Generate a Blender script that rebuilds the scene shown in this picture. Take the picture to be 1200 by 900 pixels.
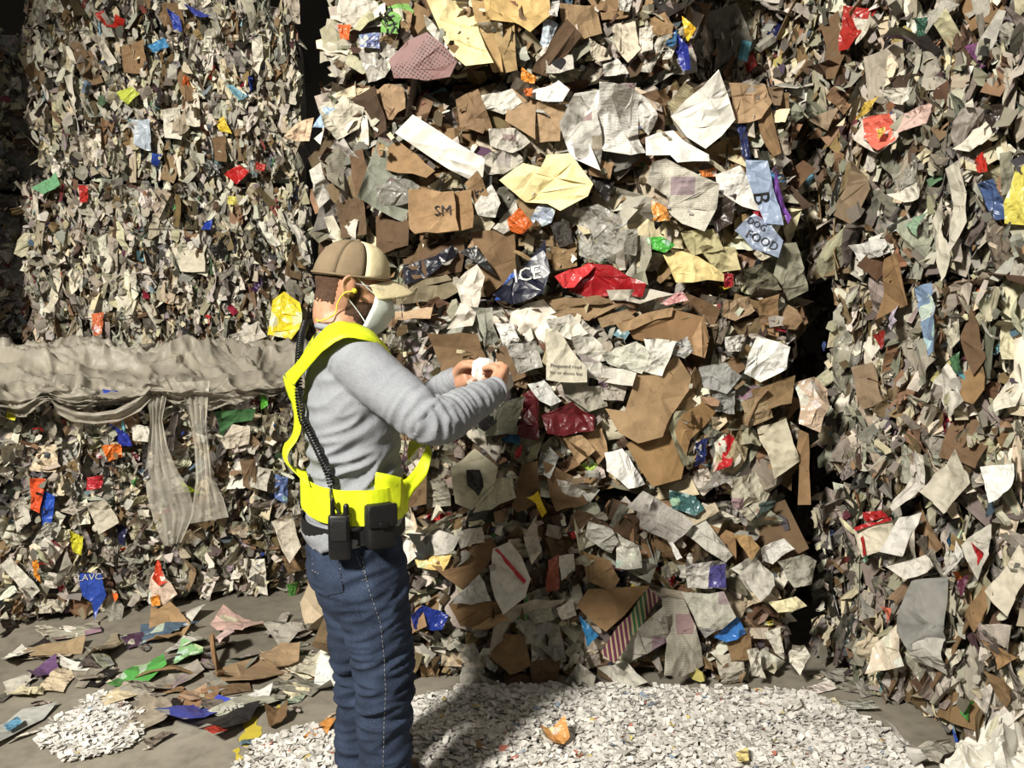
import bpy, bmesh, math, random
from mathutils import Vector, Matrix, noise
from mathutils.geometry import delaunay_2d_cdt

for o in list(bpy.data.objects):
    bpy.data.objects.remove(o)
SC = bpy.context.scene
COL = SC.collection

# ------------------------------------------------------------------ camera
F_PX = 970.0                       # focal length in pixels of the 1200x900 frame
CAM_Z = 1.615
PITCH = math.atan(120.0 / F_PX)
cam_d = bpy.data.cameras.new('camera')
cam_d.sensor_width = 36.0
cam_d.lens = F_PX / 1200.0 * 36.0
cam_d.clip_start = 0.05
cam = bpy.data.objects.new('camera', cam_d)
COL.objects.link(cam)
cam.location = (0, 0, CAM_Z)
cam.rotation_euler = (math.pi / 2 - PITCH, 0, 0)
SC.camera = cam

# ------------------------------------------------------------------ world, lamps, exposure
world = bpy.data.worlds.new('warehouse_air')
SC.world = world
world.use_nodes = True
world.node_tree.nodes['Background'].inputs[0].default_value = (1.0, 0.95, 0.84, 1)
world.node_tree.nodes['Background'].inputs[1].default_value = 0.105

def lamp(name, loc, target, energy, radius, col, cone, blend):
    d = bpy.data.lights.new(name, 'SPOT')
    d.energy = energy
    d.color = col
    d.shadow_soft_size = radius
    d.spot_size = math.radians(cone)
    d.spot_blend = blend
    o = bpy.data.objects.new(name, d)
    COL.objects.link(o)
    o.location = loc
    o.rotation_euler = (Vector(target) - Vector(loc)).to_track_quat('-Z', 'Y').to_euler()
    return o
lamp('high_bay_lamp', (-2.8, -1.6, 4.7), (-0.2, 3.5, 1.1), 3200, 0.36, (1.0, 0.95, 0.855), 66, 0.45)
lamp('high_bay_lamp', (2.8, -2.6, 6.0), (0.6, 3.4, 0.8), 140, 0.3, (1.0, 0.94, 0.84), 90, 0.5)

vs = SC.view_settings
vs.view_transform = 'Standard'
vs.look = 'None'
vs.gamma = 1.0
vs.use_curve_mapping = False
vs.exposure = 0.0

# ------------------------------------------------------------------ helpers
UPV = Vector((0, math.sin(PITCH), math.cos(PITCH)))
FWD = Vector((0, math.cos(PITCH), -math.sin(PITCH)))
CAMV = Vector((0, 0, CAM_Z))

def ray(px, py):
    return FWD + Vector((1, 0, 0)) * ((px - 600) / F_PX) + UPV * ((450 - py) / F_PX)

def at_plane(px, py, p0, n):
    d = ray(px, py)
    t = (Vector(p0) - CAMV).dot(n) / d.dot(n)
    return CAMV + d * t

def at_y(px, py, y):
    d = ray(px, py)
    return CAMV + d * (y / d.y)

def at_z(px, py, z):
    d = ray(px, py)
    return CAMV + d * ((z - CAM_Z) / d.z)

def lin(c):
    out = []
    for v in c[:3]:
        v = max(0, min(255, v)) / 255.0
        out.append(v / 12.92 if v <= 0.04045 else ((v + 0.055) / 1.055) ** 2.4)
    return (out[0], out[1], out[2], 1.0)

def tag(o, label=None, cat=None, group=None, kind=None):
    if label: o['label'] = label
    if cat: o['category'] = cat
    if group: o['group'] = group
    if kind: o['kind'] = kind
    return o

def empty(name, loc):
    o = bpy.data.objects.new(name, None)
    COL.objects.link(o)
    o.location = loc
    o.empty_display_size = 0.1
    return o

def link(name, mesh, mat=None, parent=None, mw=None, color=None):
    o = bpy.data.objects.new(name, mesh)
    COL.objects.link(o)
    if mat is not None:
        if len(mesh.materials) == 0:
            mesh.materials.append(mat)
        if mesh.materials[0] != mat:
            o.material_slots[0].link = 'OBJECT'
            o.material_slots[0].material = mat
    if color is not None:
        o.color = lin(color)
    if mw is None:
        mw = Matrix.Identity(4)
    if parent is not None:
        o.parent = parent
        base = WORLD.get(parent.name)
        if base is None:
            base = parent.matrix_basis.copy()
        o.matrix_basis = base.inverted() @ mw
    else:
        o.matrix_basis = mw
    WORLD[o.name] = mw.copy()
    return o
WORLD = {}

def mesh_of(name, verts, faces, smooth=False, uvs=None):
    m = bpy.data.meshes.new(name)
    m.from_pydata([tuple(v) for v in verts], [], faces)
    if smooth:
        m.polygons.foreach_set('use_smooth', [True] * len(m.polygons))
    if uvs is not None:
        lay = m.uv_layers.new(name='UVMap')
        buf = []
        for l in m.loops:
            buf += list(uvs[l.vertex_index])
        lay.data.foreach_set('uv', buf)
    m.update()
    return m

# ------------------------------------------------------------------ materials
class NT:
    def __init__(self, name):
        self.m = bpy.data.materials.new(name)
        self.m.use_nodes = True
        self.t = self.m.node_tree
        self.b = self.t.nodes['Principled BSDF']
    def n(self, typ, **kw):
        nd = self.t.nodes.new(typ)
        for k, v in kw.items():
            if k.startswith('i_'):
                key = k[2:]
                key = int(key) if key.isdigit() else key.replace('_', ' ')
                nd.inputs[key].default_value = v
            else:
                setattr(nd, k, v)
        return nd
    def l(self, a, ao, b, bi):
        self.t.links.new(a.outputs[ao], b.inputs[bi])
    def math(self, op, a, b=None, clamp=False):
        nd = self.t.nodes.new('ShaderNodeMath')
        nd.operation = op
        nd.use_clamp = clamp
        for i, s in enumerate((a, b)):
            if s is None: continue
            if isinstance(s, (int, float)):
                nd.inputs[i].default_value = s
            else:
                self.t.links.new(s, nd.inputs[i])
        return nd.outputs[0]
    def mix(self, fac, a, b, blend='MIX'):
        nd = self.t.nodes.new('ShaderNodeMix')
        nd.data_type = 'RGBA'
        nd.blend_type = blend
        for sock, s in ((nd.inputs[0], fac), (nd.inputs[6], a), (nd.inputs[7], b)):
            if isinstance(s, (int, float)):
                sock.default_value = s
            elif isinstance(s, tuple):
                sock.default_value = s
            else:
                self.t.links.new(s, sock)
        return nd.outputs[2]
    def noise(self, vec, scale, detail=3.0, rough=0.55, dim='3D'):
        nd = self.t.nodes.new('ShaderNodeTexNoise')
        nd.inputs['Scale'].default_value = scale
        nd.inputs['Detail'].default_value = detail
        nd.inputs['Roughness'].default_value = rough
        if vec is not None:
            self.t.links.new(vec, nd.inputs['Vector'])
        return nd.outputs[0]
    def ramp(self, s, a, b, lo=0.0, hi=1.0):
        nd = self.t.nodes.new('ShaderNodeMapRange')
        self.t.links.new(s, nd.inputs[0])
        nd.inputs[1].default_value = a
        nd.inputs[2].default_value = b
        nd.inputs[3].default_value = lo
        nd.inputs[4].default_value = hi
        return nd.outputs[0]
    def bump(self, s, strength, dist=0.01):
        nd = self.t.nodes.new('ShaderNodeBump')
        nd.inputs['Strength'].default_value = strength
        nd.inputs['Distance'].default_value = dist
        self.t.links.new(s, nd.inputs['Height'])
        self.t.links.new(nd.outputs[0], self.b.inputs['Normal'])
    def crumple(self, v, scale, strength, dist):
        # facets of crushed paper: warped cells plus fine grain
        wn = self.t.nodes.new('ShaderNodeTexNoise'); wn.inputs['Scale'].default_value = scale * 0.8
        self.t.links.new(v, wn.inputs['Vector'])
        ad = self.n('ShaderNodeVectorMath', operation='MULTIPLY_ADD')
        self.t.links.new(wn.outputs['Color'], ad.inputs[0]); ad.inputs[1].default_value = (0.35, 0.35, 0.35)
        self.t.links.new(v, ad.inputs[2])
        vo = self.t.nodes.new('ShaderNodeTexVoronoi'); vo.feature = 'F1'; vo.inputs['Scale'].default_value = scale
        self.t.links.new(ad.outputs[0], vo.inputs['Vector'])
        v2 = self.t.nodes.new('ShaderNodeTexVoronoi'); v2.feature = 'F1'; v2.inputs['Scale'].default_value = scale * 2.7
        self.t.links.new(ad.outputs[0], v2.inputs['Vector'])
        h = self.math('ADD', vo.outputs['Distance'], self.math('MULTIPLY', v2.outputs['Distance'], 0.2))
        self.bump(h, strength, dist)
    def coords(self):
        """object coordinates shifted by a random per object, object colour, random, uv"""
        tc = self.n('ShaderNodeTexCoord')
        oi = self.n('ShaderNodeObjectInfo')
        add = self.n('ShaderNodeVectorMath', operation='ADD')
        mul = self.math('MULTIPLY', oi.outputs['Random'], 37.0)
        self.t.links.new(tc.outputs['Object'], add.inputs[0])
        self.t.links.new(mul, add.inputs[1])
        return add.outputs[0], oi.outputs['Color'], oi.outputs['Random'], tc.outputs['UV']
    def base(self, s):
        self.t.links.new(s, self.b.inputs['Base Color'])
    def rough(self, r):
        self.b.inputs['Roughness'].default_value = r

def grey(v): return (v, v, v, 1)

def text_mask(k, uv, rnd, rows=26.0, cols=60.0):
    """rows of broken dashes that read as print"""
    sep = k.n('ShaderNodeSeparateXYZ'); k.t.links.new(uv, sep.inputs[0])
    row = k.math('MULTIPLY', sep.outputs[1], rows)
    fr = k.math('FRACT', row)
    band = k.math('LESS_THAN', fr, 0.5)
    fl = k.math('FLOOR', row)
    cmb = k.n('ShaderNodeCombineXYZ')
    k.t.links.new(k.math('MULTIPLY', sep.outputs[0], cols), cmb.inputs[0])
    k.t.links.new(k.math('MULTIPLY', fl, 7.31), cmb.inputs[1])
    k.t.links.new(k.math('MULTIPLY', rnd, 91.0), cmb.inputs[2])
    nz = k.noise(cmb.outputs[0], 1.0, 1.0)
    brk = k.math('GREATER_THAN', nz, 0.45)
    # column gutters
    cf = k.math('FRACT', k.math('MULTIPLY', sep.outputs[0], 3.0))
    gut = k.math('MULTIPLY', k.math('GREATER_THAN', cf, 0.1), k.math('LESS_THAN', cf, 0.92))
    return k.math('MULTIPLY', k.math('MULTIPLY', band, brk), gut), sep

def mat_paper():
    k = NT('paper'); v, c, r, uv = k.coords()
    n1 = k.noise(v, 9.0, 4.0)
    n2 = k.noise(v, 45.0, 2.0)
    shade = k.ramp(n1, 0.3, 0.75, 0.80, 1.06)
    col = k.mix(1.0, c, k.mix(shade, grey(0.0), grey(1.0)), 'MULTIPLY')
    stain = k.ramp(n2, 0.62, 0.78, 0.0, 0.35)
    col = k.mix(stain, col, (0.24, 0.19, 0.12, 1))
    tm, _ = text_mask(k, uv, r)
    sel = k.math('GREATER_THAN', k.math('FRACT', k.math('MULTIPLY', r, 13.7)), 0.86)
    fac = k.math('MULTIPLY', k.math('MULTIPLY', tm, sel), 0.32)
    col = k.mix(fac, col, grey(0.05))
    k.base(col); k.rough(0.75)
    k.b.inputs['Specular IOR Level'].default_value = 0.3
    k.crumple(v, 2.7, 0.8, 0.030)
    return k.m

def mat_news():
    k = NT('newsprint'); v, c, r, uv = k.coords()
    n1 = k.noise(v, 7.0, 4.0)
    col = k.mix(1.0, c, k.mix(k.ramp(n1, 0.3, 0.75, 0.78, 1.05), grey(0), grey(1)), 'MULTIPLY')
    tm, sep = text_mask(k, uv, r, 34.0, 90.0)
    col = k.mix(k.math('MULTIPLY', tm, 0.33), col, grey(0.06))
    # picture blocks
    cmb = k.n('ShaderNodeCombineXYZ')
    k.t.links.new(k.math('FLOOR', k.math('MULTIPLY', sep.outputs[0], 3.0)), cmb.inputs[0])
    k.t.links.new(k.math('FLOOR', k.math('MULTIPLY', sep.outputs[1], 4.0)), cmb.inputs[1])
    k.t.links.new(k.math('MULTIPLY', r, 60.0), cmb.inputs[2])
    wn = k.n('ShaderNodeTexWhiteNoise'); k.t.links.new(cmb.outputs[0], wn.inputs[0])
    blk = k.math('GREATER_THAN', wn.outputs[0], 0.86)
    pic = k.mix(k.noise(v, 60.0, 3.0), grey(0.03), wn.outputs[1])
    pic = k.mix(0.72, pic, grey(0.16))
    col = k.mix(k.math('MULTIPLY', blk, 0.75), col, pic)
    k.base(col); k.rough(0.85)
    k.b.inputs['Specular IOR Level'].default_value = 0.2
    k.crumple(v, 3.0, 0.8, 0.030)
    return k.m

def mat_card():
    k = NT('cardboard'); v, c, r, uv = k.coords()
    n1 = k.noise(v, 6.0, 5.0)
    col = k.mix(1.0, c, k.mix(k.ramp(n1, 0.3, 0.75, 0.75, 1.08), grey(0), grey(1)), 'MULTIPLY')
    w = k.n('ShaderNodeTexWave', wave_type='BANDS', bands_direction='X')
    w.inputs['Scale'].default_value = 12.0
    w.inputs['Distortion'].default_value = 1.0
    k.t.links.new(v, w.inputs['Vector'])
    col = k.mix(k.math('MULTIPLY', w.outputs[1], 0.10), col, (0.16, 0.10, 0.05, 1))
    st = k.ramp(k.noise(v, 18.0, 4.0), 0.58, 0.75, 0.0, 0.45)
    col = k.mix(st, col, (0.11, 0.075, 0.04, 1))
    k.base(col); k.rough(0.82)
    k.b.inputs['Specular IOR Level'].default_value = 0.25
    k.crumple(v, 2.0, 0.75, 0.026)
    return k.m

def mat_gloss():
    k = NT('printed_packaging'); v, c, r, uv = k.coords()
    vo = k.n('ShaderNodeTexVoronoi', feature='F1')
    vo.inputs['Scale'].default_value = 4.5
    k.t.links.new(v, vo.inputs['Vector'])
    bright = k.math('GREATER_THAN', vo.outputs['Color'], 0.74)
    col = k.mix(k.math('MULTIPLY', bright, 0.55), c, k.mix(0.35, grey(0.65), vo.outputs['Color']))
    n2 = k.ramp(k.noise(v, 30.0, 3.0), 0.58, 0.64, 0.0, 0.35)
    col = k.mix(n2, col, grey(0.03))
    k.base(col); k.rough(0.33)
    k.crumple(v, 2.6, 0.8, 0.022)
    return k.m

def mat_plain_gloss():
    k = NT('coloured_plastic'); v, c, r, uv = k.coords()
    col = k.mix(1.0, c, k.mix(k.ramp(k.noise(v, 14.0, 4.0), 0.3, 0.75, 0.72, 1.08), grey(0), grey(1)), 'MULTIPLY')
    k.base(col); k.rough(0.36)
    k.crumple(v, 2.6, 0.8, 0.022)
    return k.m

def mat_film():
    k = NT('plastic_film'); v, c, r, uv = k.coords()
    n1 = k.noise(v, 12.0, 4.0)
    col = k.mix(1.0, c, k.mix(k.ramp(n1, 0.3, 0.75, 0.75, 1.1), grey(0), grey(1)), 'MULTIPLY')
    k.base(col); k.rough(0.3)
    lw = k.n('ShaderNodeLayerWeight'); lw.inputs[0].default_value = 0.45
    a = k.ramp(lw.outputs['Facing'], 0.0, 0.9, 0.45, 0.95)
    k.t.links.new(a, k.b.inputs['Alpha'])
    k.crumple(v, 4.0, 0.9, 0.03)
    return k.m

def mat_film_thick():
    k = NT('grey_stretch_film'); v, c, r, uv = k.coords()
    n1 = k.noise(v, 8.0, 4.0)
    col = k.mix(1.0, c, k.mix(k.ramp(n1, 0.3, 0.75, 0.82, 1.06), grey(0), grey(1)), 'MULTIPLY')
    k.base(col); k.rough(0.5)
    k.b.inputs['Alpha'].default_value = 0.86
    k.bump(k.noise(v, 20.0, 4.0), 0.5, 0.012)
    return k.m

def mat_dots():
    k = NT('dotted_wrapping'); v, c, r, uv = k.coords()
    mp = k.n('ShaderNodeMapping'); k.t.links.new(v, mp.inputs[0])
    mp.inputs['Rotation'].default_value = (0, 0, 0.6)
    vo = k.n('ShaderNodeTexVoronoi', feature='F1')
    vo.inputs['Scale'].default_value = 22.0
    vo.inputs['Randomness'].default_value = 0.12
    k.t.links.new(mp.outputs[0], vo.inputs['Vector'])
    d = k.math('LESS_THAN', vo.outputs['Distance'], 0.32)
    k.base(k.mix(d, c, (0.025, 0.012, 0.014, 1))); k.rough(0.6)
    return k.m

def mat_zigzag():
    k = NT('striped_border_print'); v, c, r, uv = k.coords()
    sep = k.n('ShaderNodeSeparateXYZ'); k.t.links.new(uv, sep.inputs[0])
    s = k.math('FRACT', k.math('ADD', k.math('MULTIPLY', sep.outputs[0], 13.0), k.math('MULTIPLY', sep.outputs[1], 2.0)))
    bar = k.math('LESS_THAN', s, 0.62)
    fl = k.math('FLOOR', k.math('MULTIPLY', sep.outputs[0], 4.0))
    green = k.math('GREATER_THAN', k.math('FRACT', k.math('MULTIPLY', fl, 0.381)), 0.6)
    cc = k.mix(green, lin((92, 38, 66)), lin((52, 100, 62)))
    k.base(k.mix(bar, lin((168, 152, 120)), cc)); k.rough(0.7)
    return k.m

def mat_stuff():
    k = NT('shredded_mixed_paper')
    at = k.n('ShaderNodeAttribute', attribute_name='Col')
    tc = k.n('ShaderNodeTexCoord')
    n1 = k.noise(tc.outputs['Object'], 20.0, 4.0)
    col = k.mix(1.0, at.outputs['Color'], k.mix(k.ramp(n1, 0.3, 0.75, 0.78, 1.05), grey(0), grey(1)), 'MULTIPLY')
    k.base(col); k.rough(0.75)
    k.b.inputs['Specular IOR Level'].default_value = 0.3
    return k.m

def mat_core():
    k = NT('compressed_paper'); tc = k.n('ShaderNodeTexCoord'); v = tc.outputs['Object']
    vo = k.n('ShaderNodeTexVoronoi', feature='F1'); vo.inputs['Scale'].default_value = 26.0
    k.t.links.new(v, vo.inputs['Vector'])
    hs = k.n('ShaderNodeHueSaturation'); hs.inputs['Saturation'].default_value = 0.25
    hs.inputs['Value'].default_value = 0.42
    k.t.links.new(vo.outputs['Color'], hs.inputs['Color'])
    col = k.mix(0.5, hs.outputs[0], (0.24, 0.20, 0.15, 1))
    k.base(col); k.rough(0.9)
    k.bump(vo.outputs['Distance'], 1.0, 0.03)
    return k.m

def mat_plain(name, c, rough=0.6, spec=0.4, metal=0.0, nscale=0, bump=0.0):
    k = NT(name)
    k.b.inputs['Base Color'].default_value = lin(c)
    k.rough(rough)
    k.b.inputs['Specular IOR Level'].default_value = spec
    k.b.inputs['Metallic'].default_value = metal
    if nscale:
        tc = k.n('ShaderNodeTexCoord')
        nz = k.noise(tc.outputs['Object'], nscale, 4.0)
        k.base(k.mix(k.ramp(nz, 0.3, 0.75, 0.0, 1.0), tuple(x * 0.8 for x in lin(c)[:3]) + (1,), lin(c)))
        if bump: k.bump(nz, bump, 0.004)
    return k.m

M = dict(p=mat_paper(), n=mat_news(), c=mat_card(), g=mat_gloss(), s=mat_plain_gloss(), f=mat_film(),
         t=mat_film_thick(), d=mat_dots(), z=mat_zigzag(), stuff=mat_stuff(), core=mat_core(),
         wire=mat_plain('bale_wire_steel', (70, 66, 60), 0.5, 0.5, 0.7),
         ink=mat_plain('black_ink', (30, 29, 31), 0.6), white_ink=mat_plain('white_ink', (205, 205, 200), 0.6))

# ------------------------------------------------------------------ crumpled sheets
def inside(poly, x, y):
    r = False
    j = len(poly) - 1
    for i in range(len(poly)):
        xi, yi = poly[i]; xj, yj = poly[j]
        if (yi > y) != (yj > y) and x < (xj - xi) * (y - yi) / (yj - yi) + xi:
            r = not r
        j = i
    return r

def ragged(poly, rng, step, amp):
    out = []
    n = len(poly)
    for i in range(n):
        a = Vector(poly[i]); b = Vector(poly[(i + 1) % n])
        L = (b - a).length
        k = max(1, min(6, int(L / step)))
        nrm = Vector((-(b - a).y, (b - a).x))
        if nrm.length > 1e-9: nrm.normalize()
        for q in range(k):
            p = a.lerp(b, q / k)
            if q: p = p + nrm * rng.uniform(-amp, amp)
            out.append((p.x, p.y))
    return out

def sheet_mesh(name, poly, rng, creases=6, amp=0.25, curl=0.3, thick=0.0, torn=0.03, smooth=False, npts=0, fold=0.0, flut=0.0, rumple=0.0):
    """poly: outline in metres. Crisp folds along straight crease lines, a rolled curl, ragged outline."""
    xs = [p[0] for p in poly]; ys = [p[1] for p in poly]
    w = max(xs) - min(xs); h = max(ys) - min(ys); S = max(w, h)
    out = ragged(poly, rng, S * 0.22, S * torn)
    lines = []
    for _ in range(creases):
        a = rng.uniform(0, math.pi)
        d = Vector((math.cos(a), math.sin(a)))
        c = d.x * (min(xs) + w * rng.uniform(0.15, 0.85)) + d.y * (min(ys) + h * rng.uniform(0.15, 0.85))
        lines.append((d, c, rng.choice((-1, 1)) * rng.uniform(0.4, 1.0) * amp / max(1, creases) ** 0.5))
    pts = [Vector(p) for p in out]
    edges = [(i, (i + 1) % len(out)) for i in range(len(out))]
    for d, c, k in lines:
        t = Vector((-d.y, d.x))
        m = d * c
        i = len(pts)
        mid = Vector(((min(xs) + max(xs)) / 2, (min(ys) + max(ys)) / 2))
        s = (mid - m).dot(t)
        pts += [m + t * (s - S), m + t * (s + S)]
        edges.append((i, i + 1))
    for _ in range(npts):
        pts.append(Vector((rng.uniform(min(xs), max(xs)), rng.uniform(min(ys), max(ys)))))
    r = delaunay_2d_cdt(pts, edges, [], 0, 1e-6)
    V2 = r[0]
    tris = [f for f in r[2] if inside(out, sum(V2[i][0] for i in f) / 3, sum(V2[i][1] for i in f) / 3)]
    used = sorted({i for f in tris for i in f})
    remap = {o: i for i, o in enumerate(used)}
    ca = rng.uniform(0, math.pi); cd = Vector((math.cos(ca), math.sin(ca)))
    cx = (min(xs) + max(xs)) / 2; cy = (min(ys) + max(ys)) / 2
    zs = []
    ph = rng.uniform(0, 6.28)
    for i in used:
        p = V2[i]
        z = 0.0
        for d, c, k in lines:
            z += k * abs(p[0] * d.x + p[1] * d.y - c)
        q = (p[0] - cx) * cd.x + (p[1] - cy) * cd.y
        z += curl * q * q / max(S, 1e-6)
        if flut:
            z += flut * S * math.sin(q / S * 9 + ph)
        if rumple:
            z += rumple * S * (0.5 - abs(noise.noise(Vector((p[0] / S * 4.5 + ph * 9, p[1] / S * 4.5, ph * 5)))) * 2.2)
        z += rng.uniform(-1, 1) * amp * S * 0.02
        zs.append(z)
    if not zs:
        zs = [0]
    mz = sum(zs) / len(zs)
    verts = [(V2[i][0], V2[i][1], zs[j] - mz) for j, i in enumerate(used)]
    uvs = [((v[0] - min(xs)) / max(w, 1e-6), (v[1] - min(ys)) / max(h, 1e-6)) for v in verts]
    faces = []
    for f in tris:
        a, b, c = (remap[i] for i in f)
        A, B, C = verts[a], verts[b], verts[c]
        if (B[0] - A[0]) * (C[1] - A[1]) - (B[1] - A[1]) * (C[0] - A[0]) < 0:
            b, c = c, b
        faces.append((a, b, c))
    if fold:      # turn a corner of the sheet over
        a = rng.uniform(0, 6.283)
        d = Vector((math.cos(a), math.sin(a)))
        lim = 0.18 * S
        ang = fold
        nv = []
        for (x, y, z) in verts:
            s = (x - cx) * d.x + (y - cy) * d.y - lim
            if s > 0:
                k = s * (math.cos(ang) - 1)
                nv.append((x + d.x * k, y + d.y * k, z * 0.6 + s * math.sin(ang) + 0.002))
            else:
                nv.append((x, y, z))
        verts = nv
    if thick:
        n = len(verts)
        verts = verts + [(v[0], v[1], v[2] - thick) for v in verts]
        uvs = uvs + uvs
        cnt = {}
        for f in faces:
            for e in ((f[0], f[1]), (f[1], f[2]), (f[2], f[0])):
                cnt[tuple(sorted(e))] = cnt.get(tuple(sorted(e)), 0) + 1
        side = []
        for f in faces:
            for e in ((f[0], f[1]), (f[1], f[2]), (f[2], f[0])):
                if cnt[tuple(sorted(e))] == 1:
                    side.append((e[1], e[0], e[0] + n, e[1] + n))
        faces = faces + [(f[2] + n, f[1] + n, f[0] + n) for f in faces] + side
    return mesh_of(name, verts, faces, smooth, uvs)

def random_outline(rng, shape):
    if shape == 'rect':
        w, h = 1.0, rng.uniform(0.55, 1.0)
        P = [(-w / 2, -h / 2), (w / 2, -h / 2), (w / 2, h / 2), (-w / 2, h / 2)]
        out = []
        for i, (x, y) in enumerate(P):
            out.append((x * rng.uniform(0.75, 1.05), y * rng.uniform(0.75, 1.05)))
            if rng.random() < 0.35:
                x2, y2 = P[(i + 1) % 4]
                t = rng.uniform(0.3, 0.7)
                out.append(((x + (x2 - x) * t) * rng.uniform(0.7, 1.1), (y + (y2 - y) * t) * rng.uniform(0.7, 1.1)))
        return out
    if shape == 'strip':
        h = rng.uniform(0.22, 0.42)
        return [(-0.5, -h * rng.uniform(0.2, 0.5)), (-0.15, -h * rng.uniform(0.35, 0.6)), (0.2, -h * rng.uniform(0.35, 0.6)),
                (0.5, -h * rng.uniform(0.1, 0.5)), (0.5, h * rng.uniform(0.1, 0.5)), (0.15, h * rng.uniform(0.35, 0.6)),
                (-0.2, h * rng.uniform(0.35, 0.6)), (-0.5, h * rng.uniform(0.2, 0.5))]
    n = rng.randint(6, 9)
    out = []
    for i in range(n):
        a = 6.283 * (i + rng.uniform(-0.3, 0.3)) / n
        r = rng.uniform(0.32, 0.55)
        out.append((r * math.cos(a), r * math.sin(a) * 0.8))
    return out

RNG = random.Random(7)
LIB = {'sheet': [], 'strip': [], 'board': [], 'small': [], 'wad': []}
for i in range(34):
    LIB['sheet'].append(sheet_mesh('crumpled_sheet', random_outline(RNG, RNG.choice(('rect', 'torn', 'torn'))), RNG, RNG.randint(5, 9),
                                   RNG.uniform(0.35, 0.75), RNG.uniform(-0.7, 0.7), npts=18, rumple=0.05, smooth=i % 2 == 0, torn=0.035,
                                   fold=RNG.choice((0, 0, 1.2, 2.2, 2.8))))
for i in range(24):      # softly rolled sheets
    m_ = sheet_mesh('rolled_sheet', random_outline(RNG, RNG.choice(('rect', 'torn'))), RNG, 1, 0.25, RNG.uniform(-1.6, 1.6), npts=26, torn=0.03,
                    smooth=True, flut=RNG.uniform(0.03, 0.09))
    LIB['sheet'].append(m_)
    m_ = sheet_mesh('rolled_strip', random_outline(RNG, 'strip'), RNG, 1, 0.25, RNG.uniform(-1.8, 1.8), npts=18, torn=0.03,
                    smooth=True, flut=RNG.uniform(0.03, 0.08))
    LIB['strip'].append(m_)
for i in range(26):
    LIB['strip'].append(sheet_mesh('crumpled_strip', random_outline(RNG, 'strip'), RNG, RNG.randint(4, 7),
                                   RNG.uniform(0.4, 0.9), RNG.uniform(-1.0, 1.0), npts=10, rumple=0.04, smooth=i % 2 == 0, torn=0.03,
                                   fold=RNG.choice((0, 0, 1.0, 2.0))))
for i in range(16):
    LIB['board'].append(sheet_mesh('bent_board', random_outline(RNG, RNG.choice(('rect', 'rect', 'torn'))), RNG, RNG.randint(2, 4),
                                   RNG.uniform(0.2, 0.45), RNG.uniform(-0.4, 0.4), thick=0.014, torn=0.02,
                                   fold=RNG.choice((0, 0, 0, 1.3))))
for i in range(18):
    LIB['wad'].append(sheet_mesh('crushed_wad', random_outline(RNG, 'torn'), RNG, RNG.randint(9, 12),
                                 RNG.uniform(0.9, 1.5), RNG.uniform(-1.2, -0.5), npts=26, torn=0.05, rumple=0.07, smooth=i % 3 > 0))
SMALL = []
for i in range(24):
    m = sheet_mesh('scrap', random_outline(RNG, RNG.choice(('torn', 'strip', 'rect', 'strip'))), RNG, RNG.randint(1, 3),
                   RNG.uniform(0.5, 1.1), RNG.uniform(-1.2, 1.2), torn=0.0)
    SMALL.append(([tuple(v.co) for v in m.vertices], [tuple(p.vertices) for p in m.polygons]))
    bpy.data.meshes.remove(m)

def stuff_mesh(name, items):
    """items: (matrix, colour) -> one mesh of many small scraps with a colour per scrap"""
    verts = []; faces = []; cols = []
    for k, (mw, c) in enumerate(items):
        V, Fc = SMALL[k % len(SMALL)]
        b = len(verts)
        for v in V:
            verts.append(mw @ Vector(v))
        for f in Fc:
            faces.append(tuple(i + b for i in f))
        cols += [c] * len(V)
    m = mesh_of(name, verts, faces)
    a = m.color_attributes.new('Col', 'FLOAT_COLOR', 'POINT')
    buf = []
    for c in cols: buf += list(c)
    a.data.foreach_set('color', buf)
    return m

def text_mesh(txt, size, bold=0.0, depth=0.0):
    cu = bpy.data.curves.new('lettering', 'FONT')
    cu.body = txt
    cu.size = size
    cu.align_x = 'CENTER'; cu.align_y = 'CENTER'
    cu.offset = bold
    cu.extrude = depth
    cu.resolution_u = 2
    o = bpy.data.objects.new('lettering_tmp', cu)
    COL.objects.link(o)
    dg = bpy.context.evaluated_depsgraph_get()
    m = bpy.data.meshes.new_from_object(o.evaluated_get(dg))
    bpy.data.objects.remove(o)
    bpy.data.curves.remove(cu)
    m.name = 'lettering'
    return m

def tube(pts, r, seg=8, closed=False, caps=True):
    """pts list of Vectors, r radius or list"""
    pts = [Vector(p) for p in pts]
    n = len(pts)
    rs = r if isinstance(r, (list, tuple)) else [r] * n
    verts = []; faces = []
    prev = None
    for i, p in enumerate(pts):
        if closed:
            t = pts[(i + 1) % n] - pts[i - 1]
        else:
            t = pts[min(i + 1, n - 1)] - pts[max(i - 1, 0)]
        t.normalize()
        if prev is None:
            a = Vector((0, 0, 1)) if abs(t.z) < 0.9 else Vector((1, 0, 0))
            x = t.cross(a).normalized()
        else:
            x = (prev - t * prev.dot(t)).normalized()
        prev = x
        y = t.cross(x)
        for k in range(seg):
            a = 6.28318 * k / seg
            verts.append(p + (x * math.cos(a) + y * math.sin(a)) * rs[i])
    m = n if closed else n - 1
    for i in range(m):
        j = (i + 1) % n
        for k in range(seg):
            l = (k + 1) % seg
            faces.append((i * seg + k, i * seg + l, j * seg + l, j * seg + k))
    if caps and not closed:
        faces.append(tuple(range(seg - 1, -1, -1)))
        faces.append(tuple((n - 1) * seg + k for k in range(seg)))
    return verts, faces
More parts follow.
